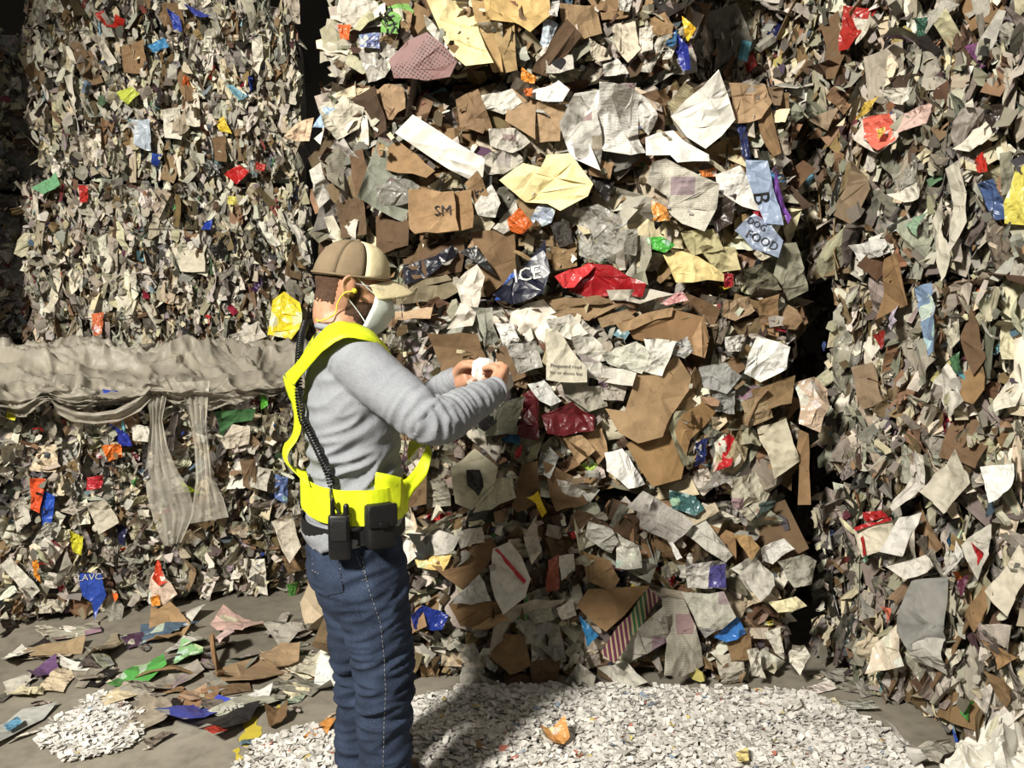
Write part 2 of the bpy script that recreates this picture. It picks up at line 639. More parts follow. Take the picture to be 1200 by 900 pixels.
# ------------------------------------------------------------------ the hall: floor and back wall
def mat_floor():
    k = NT('concrete_floor'); tc = k.n('ShaderNodeTexCoord'); v = tc.outputs['Object']
    a = k.noise(v, 1.3, 6.0, 0.6); b = k.noise(v, 14.0, 5.0, 0.6)
    col = k.mix(k.ramp(a, 0.35, 0.7), lin((112, 106, 94)), lin((160, 153, 138)))
    col = k.mix(k.ramp(b, 0.45, 0.75, 0.0, 0.5), col, lin((80, 75, 66)))
    k.base(col); k.rough(0.8)
    k.bump(b, 0.3, 0.006)
    return k.m
def mat_wall():
    k = NT('painted_block_wall'); tc = k.n('ShaderNodeTexCoord'); v = tc.outputs['Object']
    k.base(k.mix(k.ramp(k.noise(v, 3.0, 5.0), 0.3, 0.7), lin((48, 45, 41)), lin((66, 62, 56)))); k.rough(0.85)
    return k.m
def box_mesh(name, lo, hi):
    x0, y0, z0 = lo; x1, y1, z1 = hi
    v = [(x0, y0, z0), (x1, y0, z0), (x1, y1, z0), (x0, y1, z0), (x0, y0, z1), (x1, y0, z1), (x1, y1, z1), (x0, y1, z1)]
    f = [(0, 3, 2, 1), (4, 5, 6, 7), (0, 1, 5, 4), (1, 2, 6, 5), (2, 3, 7, 6), (3, 0, 4, 7)]
    return mesh_of(name, v, f)
fl = link('floor', box_mesh('floor', (-14, -6, -0.2), (14, 9, 0)), mat_floor()); tag(fl, kind='structure')
wl = link('wall_back', box_mesh('wall_back', (-14, 8.6, 0), (14, 8.9, 6.5)), mat_wall()); tag(wl, kind='structure')

# ------------------------------------------------------------------ bales
W_ = (214, 208, 192); CREAM = (205, 194, 165); GREY = (160, 153, 138); DGREY = (110, 104, 94); BRN = (150, 117, 78)
DBRN = (98, 74, 50); TAN = (178, 150, 110); DARK = (52, 47, 42); NEWS = (176, 170, 155)
BRIGHTS = [(190, 45, 40), (45, 75, 165), (225, 200, 60), (215, 110, 45), (75, 140, 70), (110, 165, 185), (90, 70, 90), (60, 110, 150), (160, 35, 60)]
STYLES = {
    # kinds: (material, library, colour, weight)
    'fine': dict(long=1.2, size=(0.08, 0.20), small=(0.035, 0.10), ang=(1.57, 0.35), tiltx=0.35, tilty=0.8, lib=('strip', 'sheet', 'strip', 'wad'),
                 pal=[('p', W_, 34), ('p', CREAM, 24), ('p', GREY, 14), ('c', BRN, 9), ('p', DGREY, 4), ('c', DBRN, 4), ('n', NEWS, 8),
                      ('f', (190, 186, 172), 5), ('g', None, 6), ('s', DARK, 3)]),
    'mixed': dict(size=(0.075, 0.18), small=(0.03, 0.085), ang=(1.2, 0.9), tiltx=0.6, tilty=0.6, lib=('strip', 'sheet', 'wad', 'sheet'),
                  pal=[('p', W_, 24), ('p', CREAM, 19), ('p', GREY, 17), ('c', BRN, 9), ('p', DGREY, 8), ('c', DBRN, 6), ('n', NEWS, 6),
                       ('f', (170, 166, 152), 7), ('g', None, 8), ('s', DARK, 4)]),
    'coarse': dict(size=(0.11, 0.32), small=(0.03, 0.10), ang=(0.3, 0.9), tiltx=0.55, tilty=0.4, lib=('sheet', 'sheet', 'strip', 'wad'),
                   pal=[('p', W_, 15), ('p', CREAM, 11), ('p', GREY, 15), ('c', BRN, 20), ('p', DGREY, 7), ('c', DBRN, 11), ('n', NEWS, 11),
                        ('f', (180, 176, 164), 4), ('g', None, 5), ('s', DARK, 5)]),
    'tall': dict(long=1.25, size=(0.11, 0.28), small=(0.03, 0.09), ang=(1.5, 0.45), tiltx=0.35, tilty=0.75, lib=('strip', 'sheet', 'strip', 'wad'),
                 pal=[('p', W_, 13), ('p', CREAM, 13), ('p', GREY, 24), ('c', BRN, 9), ('p', DGREY, 13), ('c', DBRN, 7), ('n', NEWS, 5),
                      ('f', (185, 180, 166), 7), ('g', None, 4), ('s', DARK, 3)]),
}
PART_NAME = {'p': 'paper_sheet', 'n': 'newspaper_sheet', 'c': 'cardboard_piece', 'g': 'printed_wrapper', 's': 'plastic_scrap',
             'f': 'clear_film', 't': 'plastic_film', 'd': 'dotted_wrapping_sheet', 'z': 'striped_border_strip'}

def card_tone(c):
    g = sum(c) / 3
    return tuple((v * 0.78 + g * 0.22) * 0.97 for v in c)
def pick(rng, pal):
    t = rng.uniform(0, sum(p[2] for p in pal))
    for p in pal:
        t -= p[2]
        if t <= 0: break
    c = p[1] if p[1] is not None else rng.choice(BRIGHTS)
    if p[1] is None and rng.random() < 0.5:
        g = sum(c) / 3; c = tuple(g * 0.45 + v * 0.45 for v in c)
    if p[0] == 'c': c = card_tone(c)
    j = rng.uniform(0.78, 1.10)
    return p[0], tuple(min(240, v * j + rng.uniform(-5, 5)) for v in c)

BOX = {}
for ms in LIB.values():
    for me in ms:
        xs, ys, zs = zip(*[v.co for v in me.vertices])
        BOX[me.name] = [(x, y, z) for x in (min(xs), max(xs)) for y in (min(ys), max(ys)) for z in (min(zs), max(zs))]
class Bale:
    def __init__(s, label, A, yaw, W, H, D, z0, style, seed, n_front=260, n_small=700, faces=('front',), wires=3, wire_dir='v', group='paper bales'):
        s.rng = random.Random(seed)
        s.u = Vector((math.cos(yaw), math.sin(yaw), 0)); s.n = Vector((math.sin(yaw), -math.cos(yaw), 0))
        s.A = Vector((A[0], A[1], z0)); s.W, s.H, s.D = W, H, D
        s.seed = seed
        s.root = empty('paper_bale', s.A + s.u * W / 2 - s.n * D / 2)
        tag(s.root, label, 'paper bale', group)
        WORLD[s.root.name] = Matrix.Translation(s.root.location)
        s.core()
        s.style = STYLES[style]
        items = []
        area = {'front': W * H, 'top': W * D, 'left': D * H, 'right': D * H}
        for f in faces:
            k = 1.0 if f == 'front' else 0.5 * area[f] / area['front']
            s.fill(f, int(n_front * k), int(n_small * k), items)
        if items:
            o = link('paper_scraps', stuff_mesh('paper_scraps', items), M['stuff'], s.root)
            tag(o, kind='stuff')
        s.wires(wires, wire_dir)
        s.count = 0
    def frame(s, face):
        Z = Vector((0, 0, 1))
        if face == 'front': return s.A, s.u, Z, s.n, s.W, s.H
        if face == 'right': return s.A + s.u * s.W, -s.n, Z, s.u, s.D, s.H
        if face == 'left': return s.A - s.n * s.D, s.n, Z, -s.u, s.D, s.H
        return s.A + Z * s.H, s.u, -s.n, Z, s.W, s.D
    def off(s, a, b, W, H):
        e = min(a, W - a, b, H - b)
        r = -0.045 * max(0.0, 1 - e / 0.11) ** 2
        return r + 0.045 * noise.noise(Vector((a * 3.1, b * 3.1, s.seed * 1.7)))
    def core(s):
        # lumpy block, cells of about 9 cm
        nx, ny, nz = [max(3, int(v / 0.09)) for v in (s.W, s.D, s.H)]
        bm = bmesh.new()
        cache = {}
        def vert(i, j, k):
            key = (i, j, k)
            if key not in cache:
                x, y, z = i / nx * s.W, j / ny * s.D, k / nz * s.H
                nn = noise.noise_vector(Vector((x * 6, y * 6, z * 6 + s.seed)))
                inset = 0.045
                x = inset + x * (s.W - 2 * inset) / s.W; y = inset + y * (s.D - 2 * inset) / s.D
                z = 0.012 + z * (s.H - 0.024) / s.H
                e = sum(1 for q, m in ((i, nx), (j, ny), (k, nz)) if q in (0, m))
                c = Vector((s.W / 2, s.D / 2, s.H / 2))
                p = Vector((x, y, z))
                if e >= 2: p = p + (c - p).normalized() * 0.035
                p = p + Vector((nn.x, nn.y, nn.z * 0.4)) * 0.018
                p.z = min(max(p.z, 0.003), s.H - 0.003)
                cache[key] = bm.verts.new(s.A + s.u * p.x - s.n * p.y + Vector((0, 0, p.z)) - Vector(s.root.location))
            return cache[key]
        for i in range(nx):
            for k in range(nz):
                bm.faces.new([vert(i, 0, k), vert(i + 1, 0, k), vert(i + 1, 0, k + 1), vert(i, 0, k + 1)])
                bm.faces.new([vert(i, ny, k + 1), vert(i + 1, ny, k + 1), vert(i + 1, ny, k), vert(i, ny, k)])
        for j in range(ny):
            for k in range(nz):
                bm.faces.new([vert(0, j, k + 1), vert(0, j + 1, k + 1), vert(0, j + 1, k), vert(0, j, k)])
                bm.faces.new([vert(nx, j, k), vert(nx, j + 1, k), vert(nx, j + 1, k + 1), vert(nx, j, k + 1)])
        for i in range(nx):
            for j in range(ny):
                bm.faces.new([vert(i, j, nz), vert(i + 1, j, nz), vert(i + 1, j + 1, nz), vert(i, j + 1, nz)])
                bm.faces.new([vert(i, j + 1, 0), vert(i + 1, j + 1, 0), vert(i + 1, j, 0), vert(i, j, 0)])
        m = bpy.data.meshes.new('pressed_block'); bm.to_mesh(m); bm.free()
        o = link('pressed_block', m, M['core'], s.root, Matrix.Translation(s.root.location))
    def place(s, rng, fr, a, b, sx, sy, ang, tx, ty, d):
        O, U, V, N, W, H = fr
        p = O + U * a + V * b + N * (s.off(a, b, W, H) + d)
        R = Matrix((U, V, N)).transposed()
        R = R @ Matrix.Rotation(tx, 3, 'X') @ Matrix.Rotation(ty, 3, 'Y') @ Matrix.Rotation(ang, 3, 'Z')
        m = R.to_4x4()
        for i in range(3):
            m[i][0] *= sx; m[i][1] *= sy; m[i][2] *= (sx + sy) * 0.5
        m.translation = p
        return m
    def keep(s, m, me, face):
        # hold a piece within the height of its bale
        zs = [(m @ Vector(c)).z for c in BOX[me.name]]
        lo, hi = s.A.z - (0.02 if s.A.z > 0.1 else -0.004), s.A.z + s.H + (0.02 if face != 'top' else 0.05)
        if max(zs) > hi: m.translation.z -= max(zs) - hi
        elif min(zs) < lo: m.translation.z += lo - min(zs)
    def fill(s, face, n, nsmall, items):
        rng = s.rng; st = s.style; fr = s.frame(face)
        O, U, V, N, W, H = fr
        cells = max(1, int((n * W / H) ** 0.5)); rows = max(1, n // cells)
        spots = [((i + rng.uniform(-0.2, 1.2)) / cells * W, (j + rng.uniform(-0.2, 1.2)) / rows * H) for i in range(cells) for j in range(rows)]
        rng.shuffle(spots)
        for a, b in spots:
            z = rng.uniform(*st['size']) if rng.random() < 0.8 else rng.uniform(st['size'][0], st['size'][1] * 1.25)
            a = min(max(a, z * 0.3), W - z * 0.3); b = min(max(b, z * 0.3), H - z * 0.3)
            kind, col = pick(rng, st['pal'])
            lib = rng.choice(st['lib'])
            if kind == 'g': z = st['size'][0] * rng.uniform(0.6, 1.1)
            if kind == 'c' and rng.random() < 0.7: lib = 'board'
            if kind == 'f': lib = 'wad'
            ang = rng.gauss(*st['ang']) + rng.choice((0, math.pi))
            ey = 1.0 if b > 0.1 and H - b > 0.1 else 0.4
            el = st.get('long', 1.0)
            m = s.place(rng, fr, a, b, z * rng.uniform(0.85, 1.25) * el, z * rng.uniform(0.7, 1.1) / el, ang,
                        rng.gauss(-0.1, st['tiltx']) * ey * min(1, 0.13 / z), rng.gauss(0, st['tilty']) * min(1, 0.16 / z), rng.uniform(-0.04, 0.03) - max(0, z - 0.15) * 0.15)
            me = rng.choice(LIB[lib])
            s.keep(m, me, face)
            link(PART_NAME[kind], me, M[kind], s.root, m, col)
        for k in range(nsmall):
            a = rng.uniform(0.02, W - 0.02); b = rng.uniform(0.02, H - 0.02)
            z = rng.uniform(*st['small'])
            kind, col = pick(rng, st['pal'])
            if kind == 'g':
                q = sum(col) / 3; col = tuple(q * 0.55 + v * 0.45 for v in col)
            m = s.place(rng, fr, a, b, z * 1.2, z, rng.gauss(*st['ang']), rng.gauss(-0.1, st['tiltx'] * 1.3), rng.gauss(0, st['tilty'] * 1.3), rng.uniform(-0.03, 0.022))
            items.append((m, lin(col)))
        if face == 'front':
            for k in range(nsmall // 4):      # scraps that lie over the larger pieces
                a = rng.uniform(0.03, W - 0.03); b = rng.uniform(0.03, H - 0.03)
                z = rng.uniform(*st['small']) * 0.8
                kind, col = pick(rng, st['pal'])
                m = s.place(rng, fr, a, b, z * 1.2, z, rng.gauss(*st['ang']), rng.gauss(-0.1, st['tiltx'] * 1.3), rng.gauss(0, st['tilty'] * 1.3), rng.uniform(0.02, 0.075))
                items.append((m, lin(col)))
    def wires(s, n, direction):
        rng = s.rng
        for i in range(n):
            pts = []
            e = 0.004
            if direction == 'v':
                a = s.W * (i + 0.5) / n + rng.uniform(-0.04, 0.04)
                loop = [(a, 0, 0.01), (a, 0, s.H - 0.01), (a, s.D, s.H - 0.01), (a, s.D, 0.01)]
            else:
                z = s.H * (i + 0.5) / n + rng.uniform(-0.03, 0.03)
                loop = [(0, 0, z), (s.W, 0, z), (s.W, s.D, z), (0, s.D, z)]
            for k in range(4):
                p, q = Vector(loop[k]), Vector(loop[(k + 1) % 4])
                m = 14
                for t in range(m):
                    w = p.lerp(q, t / m)
                    wob = Vector((rng.uniform(-1, 1), rng.uniform(-1, 1), rng.uniform(-1, 1) if direction != 'v' else 0)) * 0.006
                    x, y, z = w + wob
                    y -= 0.022 if k == (0 if direction == 'v' else 0) else 0
                    pts.append(s.A + s.u * x - s.n * y + Vector((0, 0, min(max(z, 0.008), s.H - 0.008))) - Vector(s.root.location))
            v, f = tube(pts, 0.0024, 5, closed=True)
            link('bale_wire', mesh_of('bale_wire', v, f, True), M['wire'], s.root, Matrix.Translation(s.root.location))
    def hero(s, kind, color, poly, d=None, text=None, creases=None, amp=None, curl=None, label=None, name=None, tilt=None, thick=None, fold=0, face='front'):
        """a piece traced on the face of the bale"""
        rng = s.rng
        if kind == 'c': color = card_tone(color)
        O, U, V, N, W, H = s.frame(face)
        s.count += 1
        if d is None: d = 0.035 + 0.0012 * (s.count % 32)
        d += 0.015
        P = [at_plane(x, y, O + N * d, N) for x, y in poly]
        c = sum(P, Vector()) / len(P)
        L = [((p - c).dot(U), (p - c).dot(V)) for p in P]
        S = max(max(abs(x), abs(y)) for x, y in L) * 2
        df = dict(p=(9, 0.58, 0.35, 0.0), n=(9, 0.52, 0.3, 0.0), c=(5, 0.30, 0.25, 0.0035), g=(9, 0.58, 0.3, 0.0), s=(7, 0.5, 0.4, 0.0),
                  f=(14, 0.7, 0.2, 0.0), t=(12, 0.5, 0.2, 0.0), d=(3, 0.1, 0.1, 0.0), z=(3, 0.08, 0.1, 0.0))[kind]
        cr = df[0] if creases is None else creases
        am = df[1] if amp is None else amp * (1.5 if amp >= 0.14 and not text else 1.0)
        cu = (df[2] * rng.choice((-1, 1, 1))) if curl is None else curl
        th = df[3] if thick is None else thick
        m = sheet_mesh(name or PART_NAME[kind], L, rng, cr, am, cu, thick=th, torn=0.03, npts=int(min(90, 18 + S * 160)) if kind in 'pngft' or th == 0 else 14, fold=fold,
                       rumple=(0.014 if am < 0.13 else 0.055) if kind in 'pngst' or th == 0 else 0.018, smooth=kind in 'pnft' and rng.random() < 0.7)
        R = Matrix((U, V, N)).transposed()
        if tilt is None: tilt = (rng.gauss(-0.10, 0.16), rng.gauss(0, 0.18))
        R = R @ Matrix.Rotation(tilt[0], 3, 'X') @ Matrix.Rotation(tilt[1], 3, 'Y')
        mw = R.to_4x4(); mw.translation = c
        ms_ = mw @ Matrix.Scale(S, 4)
        m.transform(Matrix.Scale(1 / S, 4))
        o = link(name or PART_NAME[kind], m, M[kind], s.root, ms_, color)
        if label: o['label'] = label
        if text:
            for (txt, size, px, py, rot, ink) in text:
                q = at_plane(px, py, c, N) - c
                lx, ly = q.dot(U), q.dot(V)
                tm = text_mesh(txt, size)
                # lay the letters on the folded sheet
                zs = []
                R2 = Matrix.Rotation(rot, 2)
                for v in tm.vertices:
                    w = R2 @ Vector((v.co.x, v.co.y))
                    v.co.x, v.co.y = w.x + lx, w.y + ly
                for v in tm.vertices:
                    best = None
                    hit = m_height(m, v.co.x / S, v.co.y / S) * S
                    v.co.z = hit + 0.005
                link('lettering', tm, M[ink], o, mw)
        return o

def m_height(m, x, y):
    best = None
    for p in m.polygons:
        if len(p.vertices) != 3: continue
        a, b, c = (m.vertices[i].co for i in p.vertices)
        d = (b.y - c.y) * (a.x - c.x) + (c.x - b.x) * (a.y - c.y)
        if abs(d) < 1e-12: continue
        l1 = ((b.y - c.y) * (x - c.x) + (c.x - b.x) * (y - c.y)) / d
        l2 = ((c.y - a.y) * (x - c.x) + (a.x - c.x) * (y - c.y)) / d
        l3 = 1 - l1 - l2
        if min(l1, l2, l3) >= -0.02:
            z = l1 * a.z + l2 * b.z + l3 * c.z
            if best is None or z > best: best = z
    return best if best is not None else 0.0

YAW_R = math.atan2(-1.2, 0.53)
ur = Vector((math.cos(YAW_R), math.sin(YAW_R)))
RA = (1.22 + 0.53 * -0.18, 3.6 - 1.2 * -0.18)
RB = (1.22 + 0.53 * 0.15, 3.6 - 1.2 * 0.15)
B = {}
B['c0'] = Bale('mixed paper bale on the floor, bottom of the middle stack, shreds at its foot', (-0.74, 3.22), 0.0, 1.84, 0.74, 0.9, 0.0, 'coarse', 11, 250, 520, ('front', 'right'))
B['c1'] = Bale('mixed paper bale in the middle stack at the height of the person\'s belt and chest', (-0.74, 3.25), 0.0, 1.84, 0.81, 0.9, 0.745, 'coarse', 12, 250, 520, ('front', 'top', 'right'))
B['c2'] = Bale('mixed paper bale in the middle stack level with the cap, dog food bag in it', (-0.76, 3.33), 0.0, 1.87, 0.82, 0.88, 1.56, 'coarse', 13, 250, 520, ('front', 'top', 'right'))
B['c3'] = Bale('topmost bale of the middle stack with manila envelopes and dotted wrapping', (-0.72, 3.345), 0.0, 1.42, 0.80, 0.9, 2.385, 'coarse', 14, 200, 500, ('front', 'right'))
B['l0'] = Bale('bale on the floor at left with grey plastic film draped over its top', (-2.95, 3.57), math.radians(19), 2.15, 1.09, 2.3, 0.0, 'mixed', 21, 460, 1500, ('front', 'top'), 3)
B['l1'] = Bale('left bale of fine white scraps resting just above the grey plastic film', (-2.92, 5.02), math.radians(10), 1.68, 1.12, 1.0, 1.10, 'fine', 22, 420, 1000, ('front', 'left'), 2, 'h')
B['l2'] = Bale('upper left bale of pale scraps with blue and red pieces, reaching the picture top', (-2.84, 5.06), math.radians(10), 1.56, 1.10, 1.0, 2.23, 'fine', 23, 400, 900, ('front', 'left'), 2, 'h')
B['r0'] = Bale('bottom bale of the right stack with crumpled white paper at its foot', RB, YAW_R, 1.4, 0.80, 1.0, 0.0, 'tall', 31, 220, 700, ('front',), 3)
B['r1'] = Bale('second bale up in the right stack, brown strips and blue bag in its face', RB, YAW_R, 1.4, 0.82, 1.0, 0.805, 'tall', 32, 220, 700, ('front', 'top'), 3)
B['r2'] = Bale('third bale up in the right stack with a red and yellow printed scrap', RA, YAW_R, 1.9, 0.84, 1.0, 1.63, 'tall', 33, 280, 900, ('front', 'top'), 3)
B['r3'] = Bale('topmost bale of the right stack with a purple tin, in the corner of the picture', (RA[0] + 0.04, RA[1] + 0.02), YAW_R, 1.9, 0.8, 0.95, 2.475, 'tall', 34, 240, 700, ('front',), 3)
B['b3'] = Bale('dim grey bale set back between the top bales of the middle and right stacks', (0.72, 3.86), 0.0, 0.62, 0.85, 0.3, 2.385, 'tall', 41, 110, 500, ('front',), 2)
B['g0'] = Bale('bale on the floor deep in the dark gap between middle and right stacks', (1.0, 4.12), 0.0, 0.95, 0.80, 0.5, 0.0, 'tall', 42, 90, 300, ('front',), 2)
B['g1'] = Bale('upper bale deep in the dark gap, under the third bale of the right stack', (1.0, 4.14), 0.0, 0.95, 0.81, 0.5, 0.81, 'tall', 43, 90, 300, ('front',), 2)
B['f0'] = Bale('lower dark bale in the far left corner behind the plastic film', (-4.7, 6.35), 0.05, 1.55, 1.15, 1.0, 1.15, 'mixed', 51, 130, 600, ('front',), 2)
B['f1'] = Bale('upper dark bale in the far left corner at the picture edge', (-4.6, 6.3), 0.05, 1.55, 1.15, 1.0, 2.31, 'mixed', 52, 130, 600, ('front',), 2)
B['f2'] = Bale('dark bale standing on the floor in the far left corner under two others', (-4.7, 6.3), 0.05, 1.55, 1.14, 1.0, 0.0, 'mixed', 53, 40, 100, ('front',), 2)
# ------------------------------------------------------------------ pieces that can be told apart in the bale faces
def H(b, kind, col, pts, **kw):
    poly = [tuple(float(v) for v in p.split(',')) for p in pts.split()]
    return B[b].hero(kind, col, poly, **kw)

# --- top bale of the middle stack
H('c3', 'c', (160, 128, 88), '655,5 700,5 706,38 682,48 660,34')
H('c3', 'c', (150, 117, 78), '700,0 740,0 735,22 705,25')
H('c3', 'p', (196, 190, 178), '398,0 442,0 448,30 425,34 396,26')
H('c3', 'p', (112, 160, 84), '441,0 488,0 483,19 469,25 467,42 446,38', creases=2, amp=0.1, label='green printed card', text=[('AUS', 0.065, 456, 24, -1.3, 'ink')])
H('c3', 'c', (176, 142, 98), '472,12 484,14 478,44 468,42')
H('c3', 'g', (160, 155, 145), '420,60 450,46 466,58 452,92 432,98', label='grey printed page')
H('c3', 'd', (122, 88, 84), '455,70 478,46 500,37 536,72 527,90 500,95 462,92', label='brown wrapping sheet with dark dots', d=0.10)
H('c3', 'c', (188, 150, 92), '552,0 570,4 590,85 578,85 558,30', thick=0.002)
H('c3', 'p', (228, 210, 158), '498,2 530,-6 556,8 578,82 546,83 522,50', creases=3, amp=0.10, name='manila_envelope', label='pale manila envelope', d=0.07)
H('c3', 'p', (210, 205, 192), '497,20 506,26 534,66 528,72 514,48 500,34', creases=2, label='white strip', d=0.08)
H('c3', 'c', (172, 140, 88), '574,30 602,26 607,82 588,85')
H('c3', 'p', (198, 168, 112), '566,-6 642,-6 645,18 622,36 604,24 570,26', creases=4, amp=0.2, name='manila_envelope', label='kraft envelope', d=0.085)
H('c3', 'p', (205, 202, 195), '642,0 656,0 653,21 643,20', d=0.09)
H('c3', 'g', (185, 196, 205), '636,20 656,26 641,58 633,50')
H('c3', 'c', (92, 68, 46), '621,86 664,22 683,40 641,91', creases=1, amp=0.08, d=0.085, label='dark brown cardboard flap')
H('c3', 'p', (185, 180, 170), '641,63 671,60 672,85 639,90', creases=2, amp=0.1, name='playing_card', label='white card with black heart', d=0.092, text=[('\u2665', 0.05, 655, 76, 0.2, 'ink')])
H('c3', 'p', (190, 180, 160), '690,46 712,56 716,70 701,73 692,64')
H('c3', 'p', (205, 194, 172), '718,27 745,14 751,58 734,80 717,52', curl=0.9)
H('c3', 'p', (214, 208, 194), '750,35 766,33 763,65 750,70', curl=1.2)
H('c3', 'p', (190, 186, 174), '770,45 786,42 761,86 748,86', curl=1.1)
H('c3', 'p', (206, 202, 190), '785,50 797,47 786,70 775,73', curl=1.0)
H('c3', 'c', (156, 120, 78), '763,20 780,12 789,30 787,46 765,40')
H('c3', 's', (40, 52, 140), '789,35 806,55 809,82 800,84 790,52', label='blue plastic strip')
H('c3', 's', (226, 182, 50), '800,17 816,33 806,49 801,40', label='yellow scrap')
H('c3', 'p', (206, 202, 192), '706,76 725,68 737,86 708,89')
H('c3', 's', (226, 146, 58), '611,79 629,89 626,98 610,95', label='orange scrap')
H('c3', 'p', (200, 196, 188), '725,0 742,-2 738,14 724,12')
H('c3', 's', (215, 105, 55), '395,28 411,28 409,47 399,46', label='orange scrap')
H('c3', 'g', (120, 130, 170), '420,40 445,38 444,55 422,56')
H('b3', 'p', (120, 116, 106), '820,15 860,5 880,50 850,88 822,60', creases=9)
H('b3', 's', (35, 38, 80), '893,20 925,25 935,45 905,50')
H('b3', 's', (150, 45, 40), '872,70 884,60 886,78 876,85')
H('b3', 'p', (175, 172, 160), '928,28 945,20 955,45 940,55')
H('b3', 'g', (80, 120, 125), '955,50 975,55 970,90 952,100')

# --- bale at cap height
H('c2', 'c', (108, 80, 54), '470,300 545,278 540,318 480,330', d=0.03)
H('c2', 'c', (100, 74, 50), '436,235 480,245 480,290 440,300', d=0.03)
H('c2', 'c', (136, 104, 68), '552,272 602,268 606,322 572,347 558,300', d=0.04)
H('c2', 'c', (168, 134, 96), '425,112 450,100 473,105 476,130 460,139 430,133', creases=9, amp=0.4, thick=0, name='paper_bag', label='crinkled brown paper bag')
H('c2', 'c', (144, 112, 78), '533,116 560,104 577,150 566,157 538,148', creases=8, amp=0.4, thick=0, name='paper_bag', label='crinkled brown paper bag')
H('c2', 'p', (208, 204, 192), '564,112 600,104 612,120 590,134 568,128')
H('c2', 'c', (172, 137, 97), '596,104 612,97 628,118 627,168 592,142', creases=1, amp=0.06)
H('c2', 'c', (178, 143, 102), '628,119 663,122 656,166 628,168', creases=1, amp=0.06)
H('c2', 'p', (226, 223, 216), '614,108 655,95 669,108 660,121 622,113', creases=3, d=0.08)
H('c2', 's', (222, 120, 62), '613,104 624,103 623,113 615,112', d=0.084, label='orange end')
H('c2', 'p', (198, 192, 180), '430,190 445,200 440,225 425,215')
H('c2', 'c', (158, 122, 80), '444,172 466,163 512,204 502,213 450,197')
H('c2', 'p', (230, 226, 214), '463,156 484,135 530,164 569,186 566,207 555,213 500,182', creases=4, amp=0.12, d=0.085, label='long white board')
H('c2', 'n', (196, 190, 178), '572,152 610,150 622,165 600,180 574,172')
H('c2', 'n', (188, 182, 168), '565,185 600,172 615,185 590,205 570,205')
H('c2', 'p', (230, 227, 219), '672,110 704,106 700,128 688,160 702,196 670,184 655,145', creases=5, amp=0.35, curl=0.5, d=0.085, name='open_booklet', label='white open booklet')
H('c2', 'p', (224, 221, 213), '700,104 746,110 751,160 758,178 738,183 706,178 698,140', creases=7, amp=0.45, curl=0.5, d=0.08, name='open_booklet', label='white crumpled half of the booklet')
H('c2', 'p', (216, 213, 204), '744,106 756,112 772,134 760,158 750,150', creases=5, amp=0.4, d=0.07)
H('c2', 'n', (196, 193, 184), '684,138 700,124 706,172 703,194 674,184 669,160', creases=3, amp=0.2, d=0.098, name='page', label='printed page of the booklet')
H('c2', 'p', (222, 219, 209), '786,135 840,84 851,110 861,140 828,174 806,160', creases=5, amp=0.3, d=0.09, label='large white sheet')
H('c2', 'p', (231, 229, 222), '757,160 790,151 803,165 830,182 830,191 793,192 785,182 757,182', creases=3, amp=0.12, d=0.075, label='white cut-out card')
H('c2', 'c', (184, 148, 106), '852,100 898,97 905,120 890,141 862,146', creases=6, amp=0.25, thick=0, name='paper_bag', label='light brown paper bag')
H('c2', 'c', (160, 124, 84), '690,185 720,190 715,210 690,205')
H('c2', 'c', (168, 134, 92), '760,195 790,190 785,205 765,210')
H('c2', 'p', (236, 222, 166), '584,210 612,190 634,196 640,181 668,180 697,218 690,231 656,247 640,238 614,236', creases=5, amp=0.22, d=0.092, name='manila_envelope', label='pale yellow envelopes')
H('c2', 's', (134, 132, 124), '434,236 440,221 475,203 491,215 486,236 446,241', creases=5, amp=0.5, name='plastic_tray', label='grey plastic tray')
H('c2', 'c', (156, 118, 74), '529,225 553,222 555,268 536,272', creases=1, amp=0.1, d=0.085, name='carton_side')
H('c2', 'c', (180, 140, 94), '479,222 531,223 538,270 486,274 480,268', creases=1, amp=0.05, thick=0.03, d=0.115, tilt=(-0.05, 0.05), name='carton', label='small brown carton', text=[('SM', 0.055, 519, 247, 0.05, 'ink')])
H('c2', 'c', (150, 116, 76), '545,215 560,200 575,232 560,250', creases=2)
H('c2', 's', (44, 43, 44), '552,210 560,200 567,222 558,232')
H('c2', 'n', (202, 198, 188), '556,240 575,215 590,240 580,255 560,252')
H('c2', 'p', (186, 182, 170), '577,268 605,235 612,262 590,275')
H('c2', 's', (205, 100, 44), '594,258 608,244 624,263 612,274 597,273', d=0.09, label='orange carton corner')
H('c2', 'g', (150, 160, 175), '622,255 640,228 655,230 645,262 628,268')
H('c2', 'p', (60, 56, 52), '645,262 665,255 672,285 655,290')
H('c2', 'c', (150, 118, 76), '644,290 676,282 676,312 648,318')
H('c2', 's', (30, 32, 50), '577,346 620,305 640,279 645,320 636,346 602,356', creases=6, amp=0.25, d=0.11, name='ice_bag', label='dark blue ice bag', text=[('ICE', 0.075, 618, 322, 0.12, 'white_ink')])
H('c2', 's', (52, 92, 175), '578,350 598,322 606,318 591,352', d=0.095)
H('c2', 's', (46, 46, 46), '536,296 558,288 577,314 582,323 560,309', creases=3, d=0.08, label='black label with cream dots')
H('c2', 'c', (196, 158, 120), '548,290 556,276 572,300 566,304')
H('c2', 'c', (150, 136, 104), '464,345 530,328 541,340 522,351 465,357', thick=0.02, name='paper_stack')
H('c2', 'c', (136, 122, 92), '470,332 520,318 530,328 470,342', thick=0.015, name='paper_stack')
H('c2', 's', (34, 36, 46), '472,310 510,300 530,288 535,300 500,325 475,335')
H('c2', 'p', (210, 203, 190), '534,332 560,311 569,325 562,355 553,381 523,385 540,352', creases=9, amp=0.5, d=0.11, name='paper_bag', label='crumpled white paper bag')
